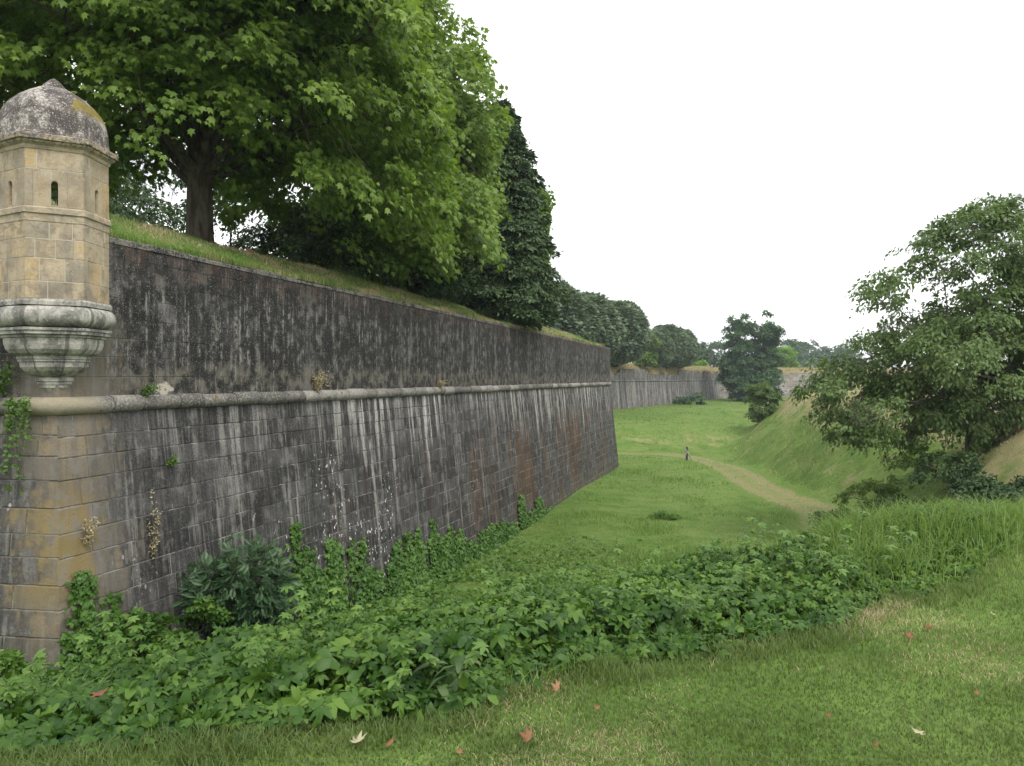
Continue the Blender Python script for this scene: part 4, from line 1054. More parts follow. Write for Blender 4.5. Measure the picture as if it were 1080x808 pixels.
for i, (u, d, rx, lab) in enumerate(((1062, 22, 2.2, 'dark bramble thicket on the bank at the right edge'), (1040, 19, 1.6, 'lighter bramble in front of the dark thicket at the right edge'))):
    x, y, _ = px(u, 495, d); z = gz_(x, y)
    bush('bramble', lab, 'shrub', (x + .6, y, z + .25), (rx, 1.3, .55), 170, 36, T_THREE, .10, M_DARK if i == 0 else M_WAL, 231 + i, clu=.3, gap=.2, base=(x, y, z - .05))

# ------------------------------------------------------------------ grass, weeds and creepers
M_GRASS = leaf_mat('grass_blade', (.085, .155, .028), (.130, .215, .046), (.21, .30, .085), .35, .5, .25, .9, big=1.6)
M_GRASSL = leaf_mat('lawn_blade', (.068, .110, .026), (.108, .160, .042), (.160, .200, .070), .32, .5, .25, 1.6)
M_STRAW = leaf_mat('straw', (.22, .18, .10), (.36, .30, .18), (.54, .46, .30), .25, .7, .2, .7)
M_VINE = leaf_mat('creeper_leaf', (.014, .044, .008), (.042, .098, .015), (.120, .205, .032), .22, .45, .20, 1.6, (.17, .22, .05), .006)
M_IVY = leaf_mat('wall_creeper_leaf', (.040, .100, .016), (.070, .155, .024), (.125, .23, .040), .28, .42, .3, .9)
M_WEED = leaf_mat('weed_leaf', (.055, .120, .020), (.090, .175, .030), (.15, .25, .05), .3, .5, .3, .6)
M_ASH = leaf_mat('ash_leaf', (.030, .070, .028), (.048, .100, .042), (.09, .15, .07), .18, .45, .35, 1.0)
T_BLADE = (np.array([(-.5, 0, 0), (.5, 0, 0), (-.38, .55, .04), (.38, .55, .04), (0, 1, .22)]), np.array([(0, 1, 3), (0, 3, 2), (2, 3, 4)]))
def blades(x, y, z, h, w, lean, rs):
    """single grass blades as an own mesh array: width and height differ, so built directly"""
    n = len(x); a = rs.rand(n) * 2 * math.pi; ca, sa = np.cos(a), np.sin(a); b = a + rs.randn(n) * .6 + math.pi / 2
    ld = lean * rs.rand(n) * h
    V = np.zeros((n, 5, 3))
    for k, (s, t_) in enumerate(((-.5, 0), (.5, 0), (-.36, .5), (.36, .5), (0, 1))):
        V[:, k, 0] = x + ca * s * w + np.cos(b) * ld * t_ ** 2
        V[:, k, 1] = y + sa * s * w + np.sin(b) * ld * t_ ** 2
        V[:, k, 2] = z + h * t_ * (1 - .25 * lean * t_)
    Fc = (np.array([(0, 1, 3), (0, 3, 2), (2, 3, 4)])[None] + (np.arange(n) * 5)[:, None, None]).reshape(-1, 3)
    return V.reshape(-1, 3), Fc
def bladeobj(name, mat, sets, rs, lab, cat):
    VV = []; FF = []; b = 0; A_ = []
    for V, Fc in sets: VV.append(V); FF.append(Fc + b); b += len(V); A_.append(np.repeat(rs.rand(len(V) // 5), 5))
    o = meshobj(name, np.vstack(VV), np.vstack(FF), mat, None, {'rnd': np.concatenate(A_)})
    return tag(o, lab, cat, kind='stuff')
rs = np.random.RandomState(77)
# mown lawn round the viewpoint
def polar(n, r0, r1, a0, a1, pw):
    u = rs.rand(n); r = (r0 ** (1 - pw) + u * (r1 ** (1 - pw) - r0 ** (1 - pw))) ** (1 / (1 - pw)) if pw != 1 else r0 * (r1 / r0) ** u
    a = np.radians(rs.uniform(a0, a1, n)); return r * np.sin(a), r * np.cos(a)
x, y = polar(330000, 2.2, 11, -48, 50, 0.6)
k = (y < yridge(x) + .8) & (vine_mask(x, y) < .55); x, y = x[k], y[k]
clump = fbm(x * 2.2, y * 2.2, 0, 91, 3); h = .016 + .045 * clump ** 2 + .016 * rs.rand(len(x)); edge = sstep(-1.3, -.2, y - yridge(x)) * sstep(-.5, 1.0, x)
nearv = np.clip(1 - np.abs(vine_mask(x, y + .25) - .3) * 2, 0, 1)
h = h * (1 + 1.6 * edge + 1.2 * vine_mask(x, y + .3)); z = ground_z(x, y)
dr = (fbm(x * 1.1, y * 1.1, 0, 92, 3) + dry_mask(x, y) * .55) + rs.rand(len(x)) * .28
kd = dr > .93
lawn = [blades(x[~kd], y[~kd], z[~kd] - .004, h[~kd], .0045 + .003 * rs.rand((~kd).sum()), .9, rs)]
bladeobj('lawn_grass', M_GRASSL, lawn, rs, 'short mown grass of the lawn in the foreground', 'grass')
straw = [blades(x[kd], y[kd], z[kd] - .004, h[kd] * .8, .004 + .002 * rs.rand(kd.sum()), 1.3, rs)]
# tall rank grass on the hump at the right and along the front of the creepers
x, y = polar(150000, 4.0, 13, -40, 46, .8)
yr = yridge(x); hump = sstep(1.6, 3.2, x) * sstep(-1.5, -.3, y - yr) * (1 - sstep(2.0, 4.5, y - yr))
fr_ = np.clip(1 - np.abs(y - (yr - 1.05)) / .28, 0, 1) * .35 * (1 - sstep(1, 2.5, x))
sc_ = .16 * (1 - sstep(2, 4, y - yr)) * sstep(-1.3, -.7, y - yr)
k = rs.rand(len(x)) < np.maximum(np.maximum(hump, fr_), sc_); x, y, hump = x[k], y[k], hump[k]
cl = fbm(x * 1.6, y * 1.6, 0, 93, 3); h = (.13 + .34 * cl ** 1.5) * (.60 + .6 * hump) * rs.uniform(.6, 1.3, len(x))
sets = [blades(x, y, ground_z(x, y) - .01, h, .005 + .006 * rs.rand(len(x)), 1.2, rs)]
# ditch floor and slopes
x, y = polar(360000, 11, 190, -33, 34, 1.25)
bas, cu = wall_in_dist(x, y); td = toe_dist(x, y); pd = path_dist(x, y)
k = (bas < -.85) & (cu < -.6) & (rs.rand(len(x)) < np.clip((pd - 1.2) / 1.0, .06, 1)); x, y, td = x[k], y[k], td[k]
r = np.hypot(x, y); cl = fbm(x * .45, y * .45, 0, 94, 4); dm = dry_mask(x, y)
h = (.06 + .8 * np.clip(cl - .45, 0, 1)) * rs.uniform(.6, 1.3, len(x)) * (1 + .5 * (r > 60)); z = ground_z(x, y)
ks = (dm + (fbm(x * .5, y * .5, 0, 95, 3) - .5) * 1.3 + rs.rand(len(x)) * .3) > .58
wd = .006 + .00042 * r * rs.uniform(.6, 1.4, len(x))
sets.append(blades(x[~ks], y[~ks], z[~ks] - .01, h[~ks], wd[~ks], 1.1, rs)); straw.append(blades(x[ks], y[ks], z[ks] - .01, h[ks] * .9, wd[ks] * .8, 1.3, rs))
# rampart slope above the long wall
u = 62 * rs.rand(110000) ** 1.6 - 6; d = rs.uniform(.05, 5.5, len(u)); d = np.where(rs.rand(len(u)) < .18, rs.uniform(.02, .3, len(u)), d)
p0 = p_right.A + p_right.t * u[:, None] - p_right.n * d[:, None]; x, y = p0[:, 0], p0[:, 1]
b_, _c = wall_in_dist(x, y); k = b_ > .015; x, y, u = x[k], y[k], u[k]; z = np.maximum(bank_z(x, y), 2.62); r = np.hypot(x, y)
h = (.05 + .20 * fbm(x * .9, y * .9, 0, 96, 3) ** 1.5 + .10 * np.exp(-b_[k] / .25)) * rs.uniform(.6, 1.4, len(x)); ks = (fbm(x * .7, y * .7, 0, 97, 3) + rs.rand(len(x)) * .35) > .66
wd = .004 + .0004 * r
sets.append(blades(x[~ks], y[~ks], z[~ks] - .01, h[~ks], wd[~ks], 1.1, rs)); straw.append(blades(x[ks], y[ks], z[ks] - .01, h[ks], wd[ks], 1.2, rs))
bladeobj('wild_grass', M_GRASS, sets, rs, 'green wild grass covering the ditch, its banks and the rampart slope', 'grass')
# straw on the far walls
for (A_, t_, n_, L_, nn_) in ((FA0, unit(FB0 - FA0), Face(FA0, FB0, 0, 0).n, 127, 52000), (FB0, unit(FC0 - FB0), Face(FB0, FC0, 0, 0).n, 108, 20000)):
    u = rs.rand(nn_) * L_; d = rs.rand(nn_) ** 1.4 * 5; p0 = A_ + t_ * u[:, None] - n_ * (d + .1)[:, None]
    zz = np.interp(d, [0, .5, 1.1, 1.8, 2.6, 5], [.1, .95, 1.65, 2.0, 2.15, 2.2]) + (fbm(p0[:, 0] * .25, p0[:, 1] * .25, 0, 8, 3) - .5) * .5 * np.clip(d / 1.8, 0, 1)
    straw.append(blades(p0[:, 0], p0[:, 1], zz, rs.uniform(.4, 1.0, nn_) * (.5 + fbm(u * .2, d, 0, 6)), np.full(nn_, .06), .8, rs))
bladeobj('dry_grass', M_STRAW, straw, rs, 'straw coloured dry grass on the far walls, the banks and in the lawn', 'dry grass')

# the creeper carpet on the edge of the slope
rs = np.random.RandomState(78)
n = 120000; x = rs.uniform(-8.5, 5.4, n); y = rs.uniform(3.3, 10.5, n)
k = rs.rand(n) < vine_mask(x, y) * np.clip(1.6 - (y - yridge(x)) * .25, .15, 1) * np.where(x < -4, .45, 1); x, y = x[k], y[k]
x, y = x[:50000], y[:50000]
g0 = ground_z(x, y); inn = sstep(0, .55, vine_mask(x, y - .35)); hum = fbm(x * 1.3, y * 1.3, 0, 98, 3)
H = (.07 + .10 * inn + .62 * (hum - .38) * (.45 + .55 * inn)); H = .82 * np.clip(H, .05, .34) * np.where(x < -1.9, .5, .92) * (1 - .35 * sstep(1.5, 3.2, x)) * (1 - .5 * sstep(.2, 1.2, y - yridge(x)))
z = g0 + H * rs.rand(len(x)) ** .45
e_ = .12; gx = (fbm((x + e_) * 1.3, y * 1.3, 0, 98, 3) - hum) / e_ * .42; gy = (fbm(x * 1.3, (y + e_) * 1.3, 0, 98, 3) - hum) / e_ * .42
nn = norm(np.column_stack([-gx, -gy - .35, np.full(len(x), .95)]) + rs.randn(len(x), 3) * .36)
tip = rs.randn(len(x), 3) * .6 + np.column_stack([-gx, -gy - .55, -.25 + 0 * x])
sz = rs.uniform(.040, .104, len(x)) * (1 - .38 * sstep(.2, 2.8, x)) * (1 - .38 * sstep(-.9, .6, y - yridge(x))) * (.8 + .4 * fbm(x * 2, y * 2, 0, 57))
five = rs.rand(len(x)) < .96
P3 = np.column_stack([x, y, z])
one = five & (rs.rand(len(x)) < .30); five = five & ~one
bt = [(P3[one], tip[one] + rs.randn(one.sum(), 3) * .6, nn[one], sz[one] * 1.15, leaflet(1.0, .52, 0, .12, .5)), (P3[five], tip[five], nn[five], sz[five], T_FIVE), (P3[~(five | one)], tip[~(five | one)], nn[~(five | one)], sz[~(five | one)] * 1.1, T_THREE)]
o = leafobj('creeper_carpet', M_VINE, None, bt, rs); tag(o, 'deep green five-leaved creeper sprawling along the edge of the lawn', 'ground cover', kind='stuff')
# fresh shoots standing out of it
mbs = MB(); sh = []
for _ in range(190):
    x0 = rs.uniform(-4.5, 3.3); y0 = rs.uniform(3.6, 7.4)
    if vine_mask(np.array([x0]), np.array([y0]))[0] < .6: continue
    z0 = gz_(x0, y0) + .12; L = rs.uniform(.12, .34); d_ = np.array([rs.randn() * .35, rs.randn() * .3 - .15, 1.0]); c = curve3(np.array([x0, y0, z0]), np.array([x0, y0, z0]) + d_ * L * .6, np.array([x0, y0, z0]) + d_ * L + [0, -.04, 0], 5)
    tube(mbs, c, np.linspace(.003, .0015, 5), 4)
    for q_ in range(1, 5):
        for m_ in range(2): sh.append((c[q_], norm(np.array([rs.randn(), rs.randn(), .1 + .3 * (q_ == 4)])), np.array([0, -.2, 1.]) + rs.randn(3) * .2, rs.uniform(.035, .075)))
o = leafobj('creeper_shoots', M_WEED, None, [(np.array([a[0] for a in sh]), np.array([a[1] for a in sh]), np.array([a[2] for a in sh]), np.array([a[3] for a in sh]), T_FIVE)], rs)
tag(o, 'light green young shoots poking out of the creeper carpet', 'ground cover', kind='stuff')
# low bright weeds between the creepers and the foot of the wall
n = 46000; u = rs.uniform(-1, 34, n); d = rs.rand(n) ** 1.3 * 8 + .75
p0 = f_right.A + f_right.t * u[:, None] + f_right.n * d[:, None]; x, y = p0[:, 0], p0[:, 1]
k = (rs.rand(n) < (1 - sstep(9, 26, u)) * (1 - d / 10) * np.clip(fbm(x * .8, y * .8, 0, 55, 3) * 3 - .6, 0, 1)) & (y - yridge(x) > 2.2); x, y, d = x[k], y[k], d[k]
n = len(x); z = ground_z(x, y) + rs.rand(n) ** .6 * (.05 + .30 * fbm(x * .6, y * .6, 0, 56, 3) ** 1.5 + .15 * np.exp(-d / 1.0)) * (1 - .5 * sstep(6, 20, y - 15)); r = np.hypot(x, y)
o = leafobj('slope_weeds', M_WEED, None, [(np.column_stack([x, y, z]), norm(rs.randn(n, 3) + [0, 0, .1]), norm(rs.randn(n, 3) * .4 + [.2, -.3, 1]), rs.uniform(.05, .10, n) * (1 + r / 40), T_THREE)], rs)
tag(o, 'bright green leafy weeds on the slope between the creepers and the foot of the wall', 'weeds', kind='stuff')

# ------------------------------------------------------------------ creepers climbing the wall
def wall_u(face, u_px, z):
    a = (u_px - HX) / F; o = face.off(z); A = face.A + face.n * o
    return (a * A[1] - A[0]) / (face.t[0] - a * face.t[1])
def wall_z(face, u, v_px):
    z = -4.0
    for _ in range(12):
        p = face.pos(u, z); z = (HY - v_px) / F * p[1]
    return z
def climber(u_px, v_top, w_px, label, seed, face=f_right, dens=1.0, group=None, lsz=None):
    rs = np.random.RandomState(seed)
    zt = -4.5
    for _ in range(8):
        u0 = wall_u(face, u_px, zt); zt = wall_z(face, u0, v_top)
    p = face.pos(u0, -5.5); zb = gz_(p[0], p[1]); dd = p[1]
    p = face.pos(u0, zb); root = thing('climbing_creeper', label, 'creeper', (p[0], p[1], zb), 0, group)
    ul = wall_u(face, u_px - w_px / 2, zt); ur = wall_u(face, u_px + w_px / 2, zt); hw = max((ur - ul) / 2, .12)
    H = zt - zb; mb = MB(); pos = []; 
    ns = max(3, int(hw * 7))
    tube(mb, [face.pos(a, zb - .02, .02) for a in np.linspace(u0 - hw, u0 + hw, 7)], [.008] * 7, 4)
    for s_ in range(ns):
        uu = u0 + rs.uniform(-1, 1) * hw; hh = H * (1 - .65 * (abs(uu - u0) / hw) ** 1.2 * rs.rand()) * rs.uniform(.7, 1.0)
        zz = np.linspace(zb - .1, zb + hh, 9); us_ = uu + np.cumsum(rs.randn(9) * .05) * min(1, hw * 1.5)
        c = np.array([face.pos(a, b, .03) for a, b in zip(us_, zz)]); tube(mb, c, np.linspace(.009, .003, 9), 4)
        m = int(hh * 95 * dens) + 8; t_ = rs.rand(m) ** 1.15; iu = np.interp(t_, np.linspace(0, 1, 9), us_) + rs.randn(m) * (.10 + .12 * (1 - t_)) * min(1.3, .6 + hw)
        iz = zb + t_ * hh; dp = .05 + .05 * rs.rand(m) + .22 * (1 - t_) ** 2 * rs.rand(m)
        pos.append(np.array([face.pos(a, b, c_) for a, b, c_ in zip(iu, iz, dp)]))
    mb.build('stem', M_BARKD, root)
    pos = np.vstack(pos); n = len(pos); n3 = np.array([face.n[0], face.n[1], .55])
    ls = lsz or (.085 + .0022 * dd)
    leafobj('leaves', M_IVY, root, [(pos, norm(rs.randn(n, 3) * .45 + np.array([0, 0, -1.0]) + n3 * .35), norm(n3 + rs.randn(n, 3) * .3), rs.uniform(.6, 1.15, n) * ls, T_THREE)], rs)
CL = [(84, 586, 56, 'dense creeper fan on the wall foot right beside the sandstone corner'), (132, 592, 34, 'narrow creeper second from the sandstone corner'),
      (300, 546, 44, 'tall creeper directly right of the dark feathery shrub'), (352, 550, 56, 'widest and leafiest creeper on the long wall'), (389, 585, 20, 'short creeper beside the white spotted stones')]
for i, (a, b, c, lab) in enumerate(CL): climber(a, b, c, lab, 500 + i)
for i, (a, b, c) in enumerate([(408, 575, 12), (420, 553, 20), (434, 562, 16), (446, 547, 18), (463, 550, 16), (480, 558, 18), (492, 566, 14), (504, 560, 14), (516, 548, 12), (527, 545, 12), (537, 548, 10), (548, 520, 9), (558, 535, 9), (566, 518, 9), (577, 535, 7)]):
    climber(a, b, c, 'slender creeper in the close row of thin ones along the middle foot of the wall', 520 + i, group='thin creepers along the foot of the long wall', lsz=.15)
# weeds rooted in the joints
def joint_weed(pos, label, n_st, L, hang, seed, mat, name='wall_weed', spread=.12, ls=.05, T=T_OVAL, out=(.5, -.8, 0)):
    rs = np.random.RandomState(seed); p0 = np.array(pos, float); root = thing(name, label, 'weed', tuple(p0)); mb = MB(); q = []; out = np.array(out)
    for s_ in range(n_st):
        l_ = L * rs.uniform(.6, 1.1); d_ = out * .12 + rs.randn(3) * spread * .5
        end = p0 + np.array([rs.randn() * spread, rs.randn() * spread * .5, (-1 if hang else 1) * l_]) + out * .05
        c = curve3(p0, p0 + d_ + [0, 0, .1 if hang else l_ * .5], end, 8); tube(mb, c, np.linspace(.005, .002, 8), 4)
        for pt in c[1:]:
            for _ in range(5 if T is not T_BLADE else 1): q.append(pt + rs.randn(3) * .03)
    mb.build('stem', M_BARKD, root); q = np.array(q); n = len(q)
    leafobj('leaves', mat, root, [(q, norm(rs.randn(n, 3) + out * .5), norm(rs.randn(n, 3) * .5 + out + [0, 0, .6]), rs.uniform(.6, 1.2, n) * ls, T)], rs)
def on_face(face, u_px, v_px, d=.03):
    z = (HY - v_px) / F * 14
    for _ in range(10):
        u = wall_u(face, u_px, z); z = wall_z(face, u, v_px)
    return face.pos(u, z, d)
fl2 = f_left
pz_ = on_face(f_left, 24, 425); joint_weed((pz_[0], pz_[1] - .2, -.42), 'green weed hanging down over the cordon beneath the turret', 6, 1.5, True, 601, M_WEED, spread=.10, ls=.09, out=(-.15, -.98, 0))
pz_ = on_face(f_left, 38, 430); joint_weed((pz_[0], pz_[1] - .2, -.42), 'shorter green weed hanging from the cordon nearest the wall corner', 4, .7, True, 602, M_WEED, spread=.08, ls=.08, out=(-.15, -.98, 0))
pz_ = on_face(f_left, 6, 395); joint_weed((pz_[0], pz_[1] - .05, -.25), 'dark weed growing on the ledge left of the turret corbel', 6, .5, False, 603, M_VINE, spread=.14, ls=.09, out=(-.15, -.98, 0))
pz_ = on_face(f_right, 177, 489, .03); joint_weed(pz_, 'tiny green tuft in a wall joint below the cordon', 4, .12, False, 604, M_WEED, spread=.06, ls=.06, out=(.96, -.27, 0))
pz_ = on_face(f_right, 88, 575, .03); joint_weed(pz_, 'dry brown stems standing against the wall beside the sandstone corner', 6, .5, False, 605, M_STRAW, spread=.08, ls=.05, out=(.96, -.27, 0))
pz_ = on_face(f_right, 158, 590, .03); joint_weed(pz_, 'tall withered stalk against the lower wall left of the feathery shrub', 6, 1.2, False, 606, M_STRAW, spread=.09, ls=.05, out=(.96, -.27, 0))
for i, (a, lab) in enumerate(((331, 'dry straw tuft growing on the cordon in the middle of the wall'), (150, 'small mossy tuft on the cordon near the turret'), (462, 'small dry tuft on the far half of the cordon'))):
    u = wall_u(p_right, a, -.3); q_ = p_right.pos(u, -.33, .08)
    joint_weed((q_[0], q_[1], -.32), lab, 16 if i != 1 else 8, .45 if i == 0 else .18, False, 610 + i, M_STRAW if i != 1 else M_WEED, 'cordon_tuft', .2, .05, T_OVAL, (.5, -.3, 0))

# dark feathery shrub against the wall and low shrubs by it
def pinnate_shrub(name, label, c, r, base, n_st, per, ls, seed, mat=M_ASH):
    rs = np.random.RandomState(seed); base = np.array(base, float); root = thing(name, label, 'shrub', tuple(base)); mb = MB(); pos = []; tip = []; nn = []
    c = np.array(c)
    for s_ in range(n_st):
        v = norm(rs.randn(3)); v[2] = abs(v[2]) * 1.1 - .35; e = c + norm(v) * np.array(r) * rs.uniform(.75, 1.0)
        cv_ = curve3(base + rs.randn(3) * [.2, .2, 0], (base + e) / 2 + [0, 0, .25], e, 7); tube(mb, cv_, np.linspace(.02, .004, 7), 5)
        for _ in range(per):
            t_ = rs.uniform(.4, 1); k_ = cv_[int(t_ * 6)]
            o_ = norm(norm(e - c) * .8 + rs.randn(3) * .7 + [0, 0, .1]); pos.append(k_ + rs.randn(3) * .08); tip.append(o_ - [0, 0, .15]); nn.append(norm(np.array([0, -.1, 1.]) + rs.randn(3) * .3))
    mb.build('stem', M_BARKD, root); leafobj('foliage', mat, root, [(np.array(pos), np.array(tip), np.array(nn), rs.uniform(.7, 1.15, len(pos)) * ls, T_PINN)], rs)
x, y, z = px(252, 600, 15.6)
pinnate_shrub('feathery_shrub', 'dark green shrub with feathery leaves leaning against the wall foot', (x, y, z - .15), (1.15, .8, 1.0), (x, y + .1, gz_(x, y)), 100, 34, .25, 620)
x, y, z = px(195, 645, 14.6); bush('low_shrub', 'small leafy green shrub in front of the wall, left below the feathery shrub', 'shrub', (x, y, z - .3), (.55, .5, .6), 45, 34, T_THREE, .12, M_VINE, 621, clu=.22, base=(x, y, gz_(x, y) - .1))
x, y, z = px(20, 690, 11.5); bush('low_shrub', 'small leafy green shrub at the left edge below the dark wall', 'shrub', (x, y, z - .35), (.5, .4, .45), 36, 30, T_THREE, .10, M_WEED, 622, clu=.2, base=(x, y, gz_(x, y) - .1))
# dock plant at the front of the creepers
x, y, z = px(486, 738, 4.15); z = gz_(x, y)
rs = np.random.RandomState(630); root = thing('dock_plant', 'big grey green long-leaved plant drooping out of the creepers onto the lawn', 'plant', (x, y, z)); n = 11
a = rs.uniform(-1.9, 1.9, n); T_DOCK = leaflet(1.0, .27, 0, .35, .8)
leafobj('leaves', leaf_mat('dock_leaf', (.045, .085, .030), (.070, .12, .045), (.12, .17, .07), .2, .5, .2, 9), root, [(np.column_stack([x + rs.randn(n) * .07, y + rs.randn(n) * .03, z + .06 + rs.rand(n) * .16]), np.column_stack([np.sin(a), -np.cos(a), rs.randn(n) * .3]), np.tile([0., 0, 1.], (n, 1)) + rs.randn(n, 3) * .45, rs.uniform(.09, .20, n), T_DOCK)], rs)
mb = MB(); tube(mb, [(x, y, z - .02), (x + .01, y, z + .12), (x + .02, y - .02, z + .22)], [.006, .005, .003], 5); mb.build('stem', M_BARKD, root)
# dark weed clump in the ditch and a small bush at the foot of the curtain wall
x, y, z = px(700, 546, 42); z = gz_(x, y); bush('weed_clump', 'slightly darker weed clump in the middle of the ditch grass', 'weed', (x, y, z + .12), (.8, .5, .22), 50, 26, T_OVAL, .09, M_WEED, 641, clu=.2, base=(x, y, z - .05), stems=6)
x, y, z = px(728, 421, 158); z = gz_(x, y); bush('wall_foot_bush', 'dark bush at the foot of the distant curtain wall', 'bush', (x, y, z + 1.2), (2.2, 1.4, 1.3), 40, 30, T_RHOMB, .5, M_BIGT, 650, clu=.8, base=(x, y, z - .1))

# ------------------------------------------------------------------ wooden post with two props
t = NT('weathered_wood'); P = t.obj(); n1 = t.noise(t.scaled(P, (1, 1, .15)), 30, 3); M_WOODG = t.done(t.bsdf(t.mix(n1, (.22, .205, .19), (.34, .32, .29)), .9, .1))
t = NT('dark_wood'); P = t.obj(); n1 = t.noise(t.scaled(P, (1, 1, .15)), 30, 3); M_WOODD = t.done(t.bsdf(t.mix(n1, (.035, .03, .022), (.075, .06, .045)), .9, .1))
x, y = (724.5 - HX) / F * 76.5, 76.5; z = gz_(x, y)
root = thing('propped_post', 'short dark wooden post with two pale slanting props beside the path', 'post', (x, y, z))
mb = MB(); tube(mb, [(x, y, z - .1), (x, y, z + .6), (x, y, z + 1.28)], [.10, .10, .095], 8); mb.build('post', M_WOODD, root)
mb = MB(); tube(mb, [(x + .50, y - .25, z), (x - .02, y - .12, z + .85), (x - .22, y - .08, z + 1.22)], [.07, .065, .055], 7); mb.build('prop', M_WOODG, root)
mb = MB(); tube(mb, [(x - .48, y - .3, z - .02), (x - .2, y - .22, z + .4), (x - .02, y - .2, z + .84)], [.055, .05, .05], 7); mb.build('prop', M_WOODG, root)

# ------------------------------------------------------------------ fallen leaves
def leaf_flat(name, colr):
    t = NT(name); n1 = t.noise(t.obj(), 30, 3); c = t.mix(n1, tuple(a * .7 for a in colr), tuple(a * 1.2 for a in colr)); return t.done(t.bsdf(c, .7, .25))
MLF = {'orange': leaf_flat('leaf_orange', (.21, .10, .05)), 'red': leaf_flat('leaf_red', (.19, .075, .045)), 'brown': leaf_flat('leaf_brown', (.30, .17, .09)), 'pale': leaf_flat('leaf_pale', (.34, .32, .20))}
FL = [(561, 781, .085, 'orange', 'orange curled leaf nearest the bottom edge, below the creepers'), (590, 728, .07, 'brown', 'brown crumpled leaf lying at the front edge of the creepers'),
      (632, 749, .04, 'orange', 'small orange leaf right of the brown crumpled one'), (960, 674, .07, 'red', 'red leaf left of the orange brown one on the right lawn'), (984, 662, .07, 'orange', 'orange brown leaf beside the red one on the right lawn'),
      (950, 719, .035, 'red', 'small reddish leaf on the lawn below the red and orange pair'), (967, 772, .075, 'pale', 'pale yellow leaf in the lower right of the lawn'), (1034, 732, .04, 'orange', 'small orange leaf near the right edge of the lawn'),
      (1049, 650, .045, 'pale', 'small pale leaf at the bare patch by the right edge'), (872, 756, .035, 'red', 'small dull red leaf left of the pale yellow leaf'), (924, 789, .035, 'orange', 'small orange leaf close to the bottom, left below the pale yellow leaf'),
      (410, 784, .055, 'orange', 'orange leaf at the bottom left below the dock plant'), (482, 793, .045, 'orange', 'small orange leaf at the bottom edge, right of its bigger twin'), (374, 787, .08, 'pale', 'yellowish leaf in the grass at the bottom left'), (107, 770, .10, 'red', 'dark red leaf among the creepers at the lower left')]
for i, (u_, v_, s_, c_, lab) in enumerate(FL):
    rs = np.random.RandomState(700 + i); dd = 4.0
    for _ in range(20): zz = gz_((u_ - HX) / F * dd, dd); dd = .5 * dd + .5 * (-(zz + .03) * F / (v_ - HY))
    x = (u_ - HX) / F * dd; zz = gz_(x, dd); lift = .03 if c_ != 'red' or i != 14 else .2
    tv, tf = T_PLANE; tv = tv.copy(); a = rs.rand() * 6.28; r2 = tv[:, 0] ** 2 + (tv[:, 1] - .4) ** 2
    V = np.column_stack([tv[:, 0] * math.cos(a) - tv[:, 1] * math.sin(a), tv[:, 0] * math.sin(a) + tv[:, 1] * math.cos(a), r2 * rs.uniform(.7, 1.6) + tv[:, 0] * rs.randn() * .5]) * s_ * .75
    o = meshobj('fallen_leaf', V, tf, MLF[c_]); o.location = (x, dd, zz + lift); o.rotation_euler = (rs.uniform(.1, .5), rs.randn() * .2, 0)
    sm = o.modifiers.new('thickness', 'SOLIDIFY'); sm.thickness = .0012; tag(o, lab, 'fallen leaf', 'fallen leaves on the lawn')
for i, (u_, v_, d_, s_, lab) in enumerate(((263, 267, 17.5, .16, 'larger orange leaf on the grass slope above the wall'), (271, 273, 17.2, .12, 'smaller orange leaf just below its neighbour above the wall'), (243, 262, 18, .09, 'little orange leaf left of the pair on the rampart slope'))):
    rs = np.random.RandomState(720 + i); best = None
    for dd in np.arange(14, 26, .05):
        x = (u_ - HX) / F * dd
        if wall_in_dist(np.array([x]), np.array([dd]))[0][0] > .1 and bz_(x, dd) + .06 >= (HY - v_) / F * dd: best = dd
        if best: break
    dd = best or d_; x = (u_ - HX) / F * dd
    tv, tf = T_PLANE; o = meshobj('fallen_leaf', tv * s_ * 1.3, tf, MLF['orange']); o.location = (x, dd, bz_(x, dd) + .10); o.rotation_euler = (.9, rs.randn() * .3, rs.rand() * 2)
    sm = o.modifiers.new('thickness', 'SOLIDIFY'); sm.thickness = .002; tag(o, lab, 'fallen leaf', 'fallen leaves on the rampart slope')

# ------------------------------------------------------------------ sky, sun, camera
w = bpy.data.worlds.new('World'); SC.world = w; w.use_nodes = True
nt = w.node_tree; nt.nodes.clear()
out = nt.nodes.new('ShaderNodeOutputWorld'); bg = nt.nodes.new('ShaderNodeBackground'); sky = nt.nodes.new('ShaderNodeTexSky')
sky.sky_type = 'NISHITA'; sky.sun_disc = False; sky.sun_elevation = R(52); sky.sun_rotation = R(150); sky.air_density = 1.0; sky.dust_density = 2.0
tc = nt.nodes.new('ShaderNodeTexCoord'); mp = nt.nodes.new('ShaderNodeMapping'); mp.inputs['Scale'].default_value = (1, 1, 3.0)
no = nt.nodes.new('ShaderNodeTexNoise'); no.inputs['Scale'].default_value = 2.4; no.inputs['Detail'].default_value = 6; no.inputs['Roughness'].default_value = .6
rp = nt.nodes.new('ShaderNodeValToRGB'); rp.color_ramp.elements[0].position = .36; rp.color_ramp.elements[1].position = .56
rp.color_ramp.elements[0].color = (5.15, 5.25, 5.45, 1); rp.color_ramp.elements[1].color = (12.4, 12.4, 12.4, 1)
mx = nt.nodes.new('ShaderNodeMix'); mx.data_type = 'RGBA'; mx.inputs[0].default_value = .93
L = nt.links.new
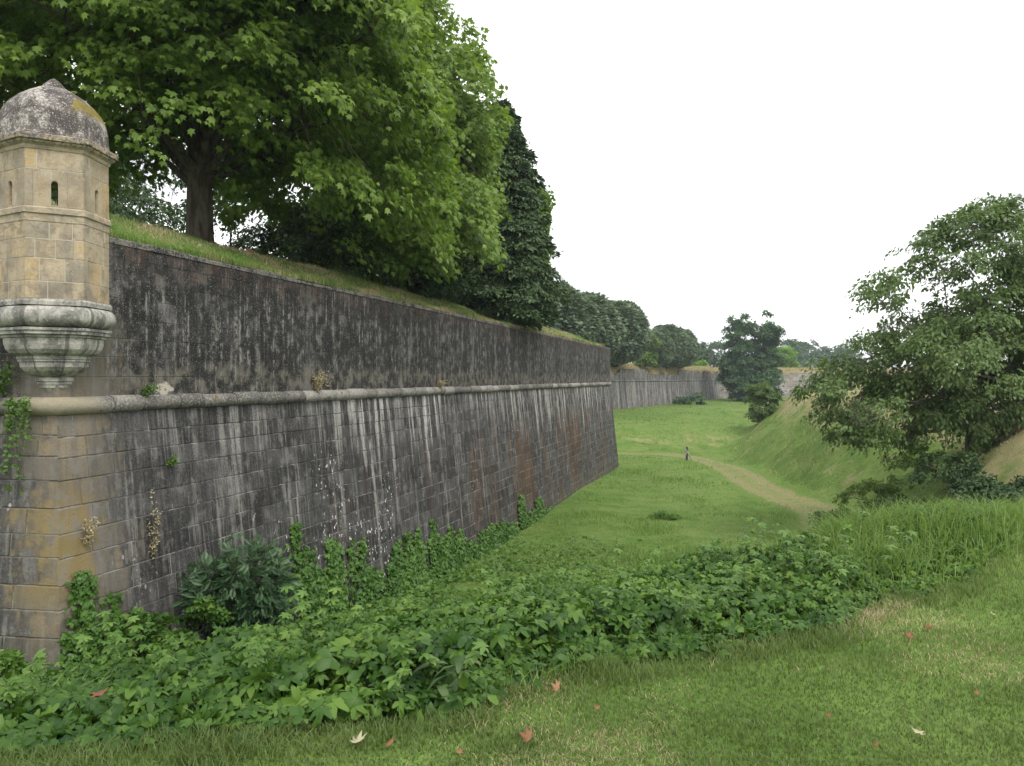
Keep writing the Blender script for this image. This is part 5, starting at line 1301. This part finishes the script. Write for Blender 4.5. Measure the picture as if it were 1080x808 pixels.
L(tc.outputs['Generated'], mp.inputs[0]); L(mp.outputs[0], no.inputs[0]); L(no.outputs[0], rp.inputs[0])
L(sky.outputs[0], mx.inputs[6]); L(rp.outputs[0], mx.inputs[7]); L(mx.outputs[2], bg.inputs[0]); bg.inputs[1].default_value = .10
L(bg.outputs[0], out.inputs[0])
sd = bpy.data.lights.new('sun', 'SUN'); sd.energy = 1.4; sd.angle = R(20); sd.color = (1, .96, .90)
so_ = bpy.data.objects.new('sun', sd); COL.objects.link(so_)
az, el = R(150), R(52)
dvec = Vector((math.sin(az) * math.cos(el), math.cos(az) * math.cos(el), math.sin(el)))
so_.rotation_euler = dvec.to_track_quat('Z', 'Y').to_euler()
cd = bpy.data.cameras.new('camera'); cam = bpy.data.objects.new('camera', cd); COL.objects.link(cam); SC.camera = cam
cd.sensor_width = 36; cd.lens = F / 1080 * 36; cd.clip_end = 5000; cd.clip_start = .05
cam.location = (0, 0, 0); cam.rotation_euler = (R(90) - math.atan(5 / F), 0, 0)
SC.view_settings.view_transform = 'Standard'; SC.view_settings.look = 'None'; SC.view_settings.exposure = .88; SC.view_settings.gamma = 1
t = NT('haze'); pvn = t.n('ShaderNodeVolumePrincipled'); pvn.inputs['Color'].default_value = (.82, .90, 1.0, 1); pvn.inputs['Density'].default_value = .0003; pvn.inputs['Anisotropy'].default_value = .2
t.lk(pvn.outputs[0], t.out.inputs[1])
hx_, hy0, hy1, hz0, hz1 = 3200, -3200, 3200, -14, 45
hv = [(sx * hx_, hy, hz) for hz in (hz0, hz1) for hy in (hy0, hy1) for sx in (-1, 1)]
o = meshobj('haze', hv, [[0, 2, 3, 1], [4, 5, 7, 6], [0, 1, 5, 4], [2, 6, 7, 3], [0, 4, 6, 2], [1, 3, 7, 5]], t.m); tag(o, 'thin pale summer haze in the air', 'haze', kind='stuff')
SC.render.engine = 'CYCLES'
cy = SC.cycles; cy.max_bounces = 6; cy.diffuse_bounces = 3; cy.glossy_bounces = 2; cy.transmission_bounces = 3; cy.transparent_max_bounces = 4
try: cy.use_denoising = True
except Exception: pass
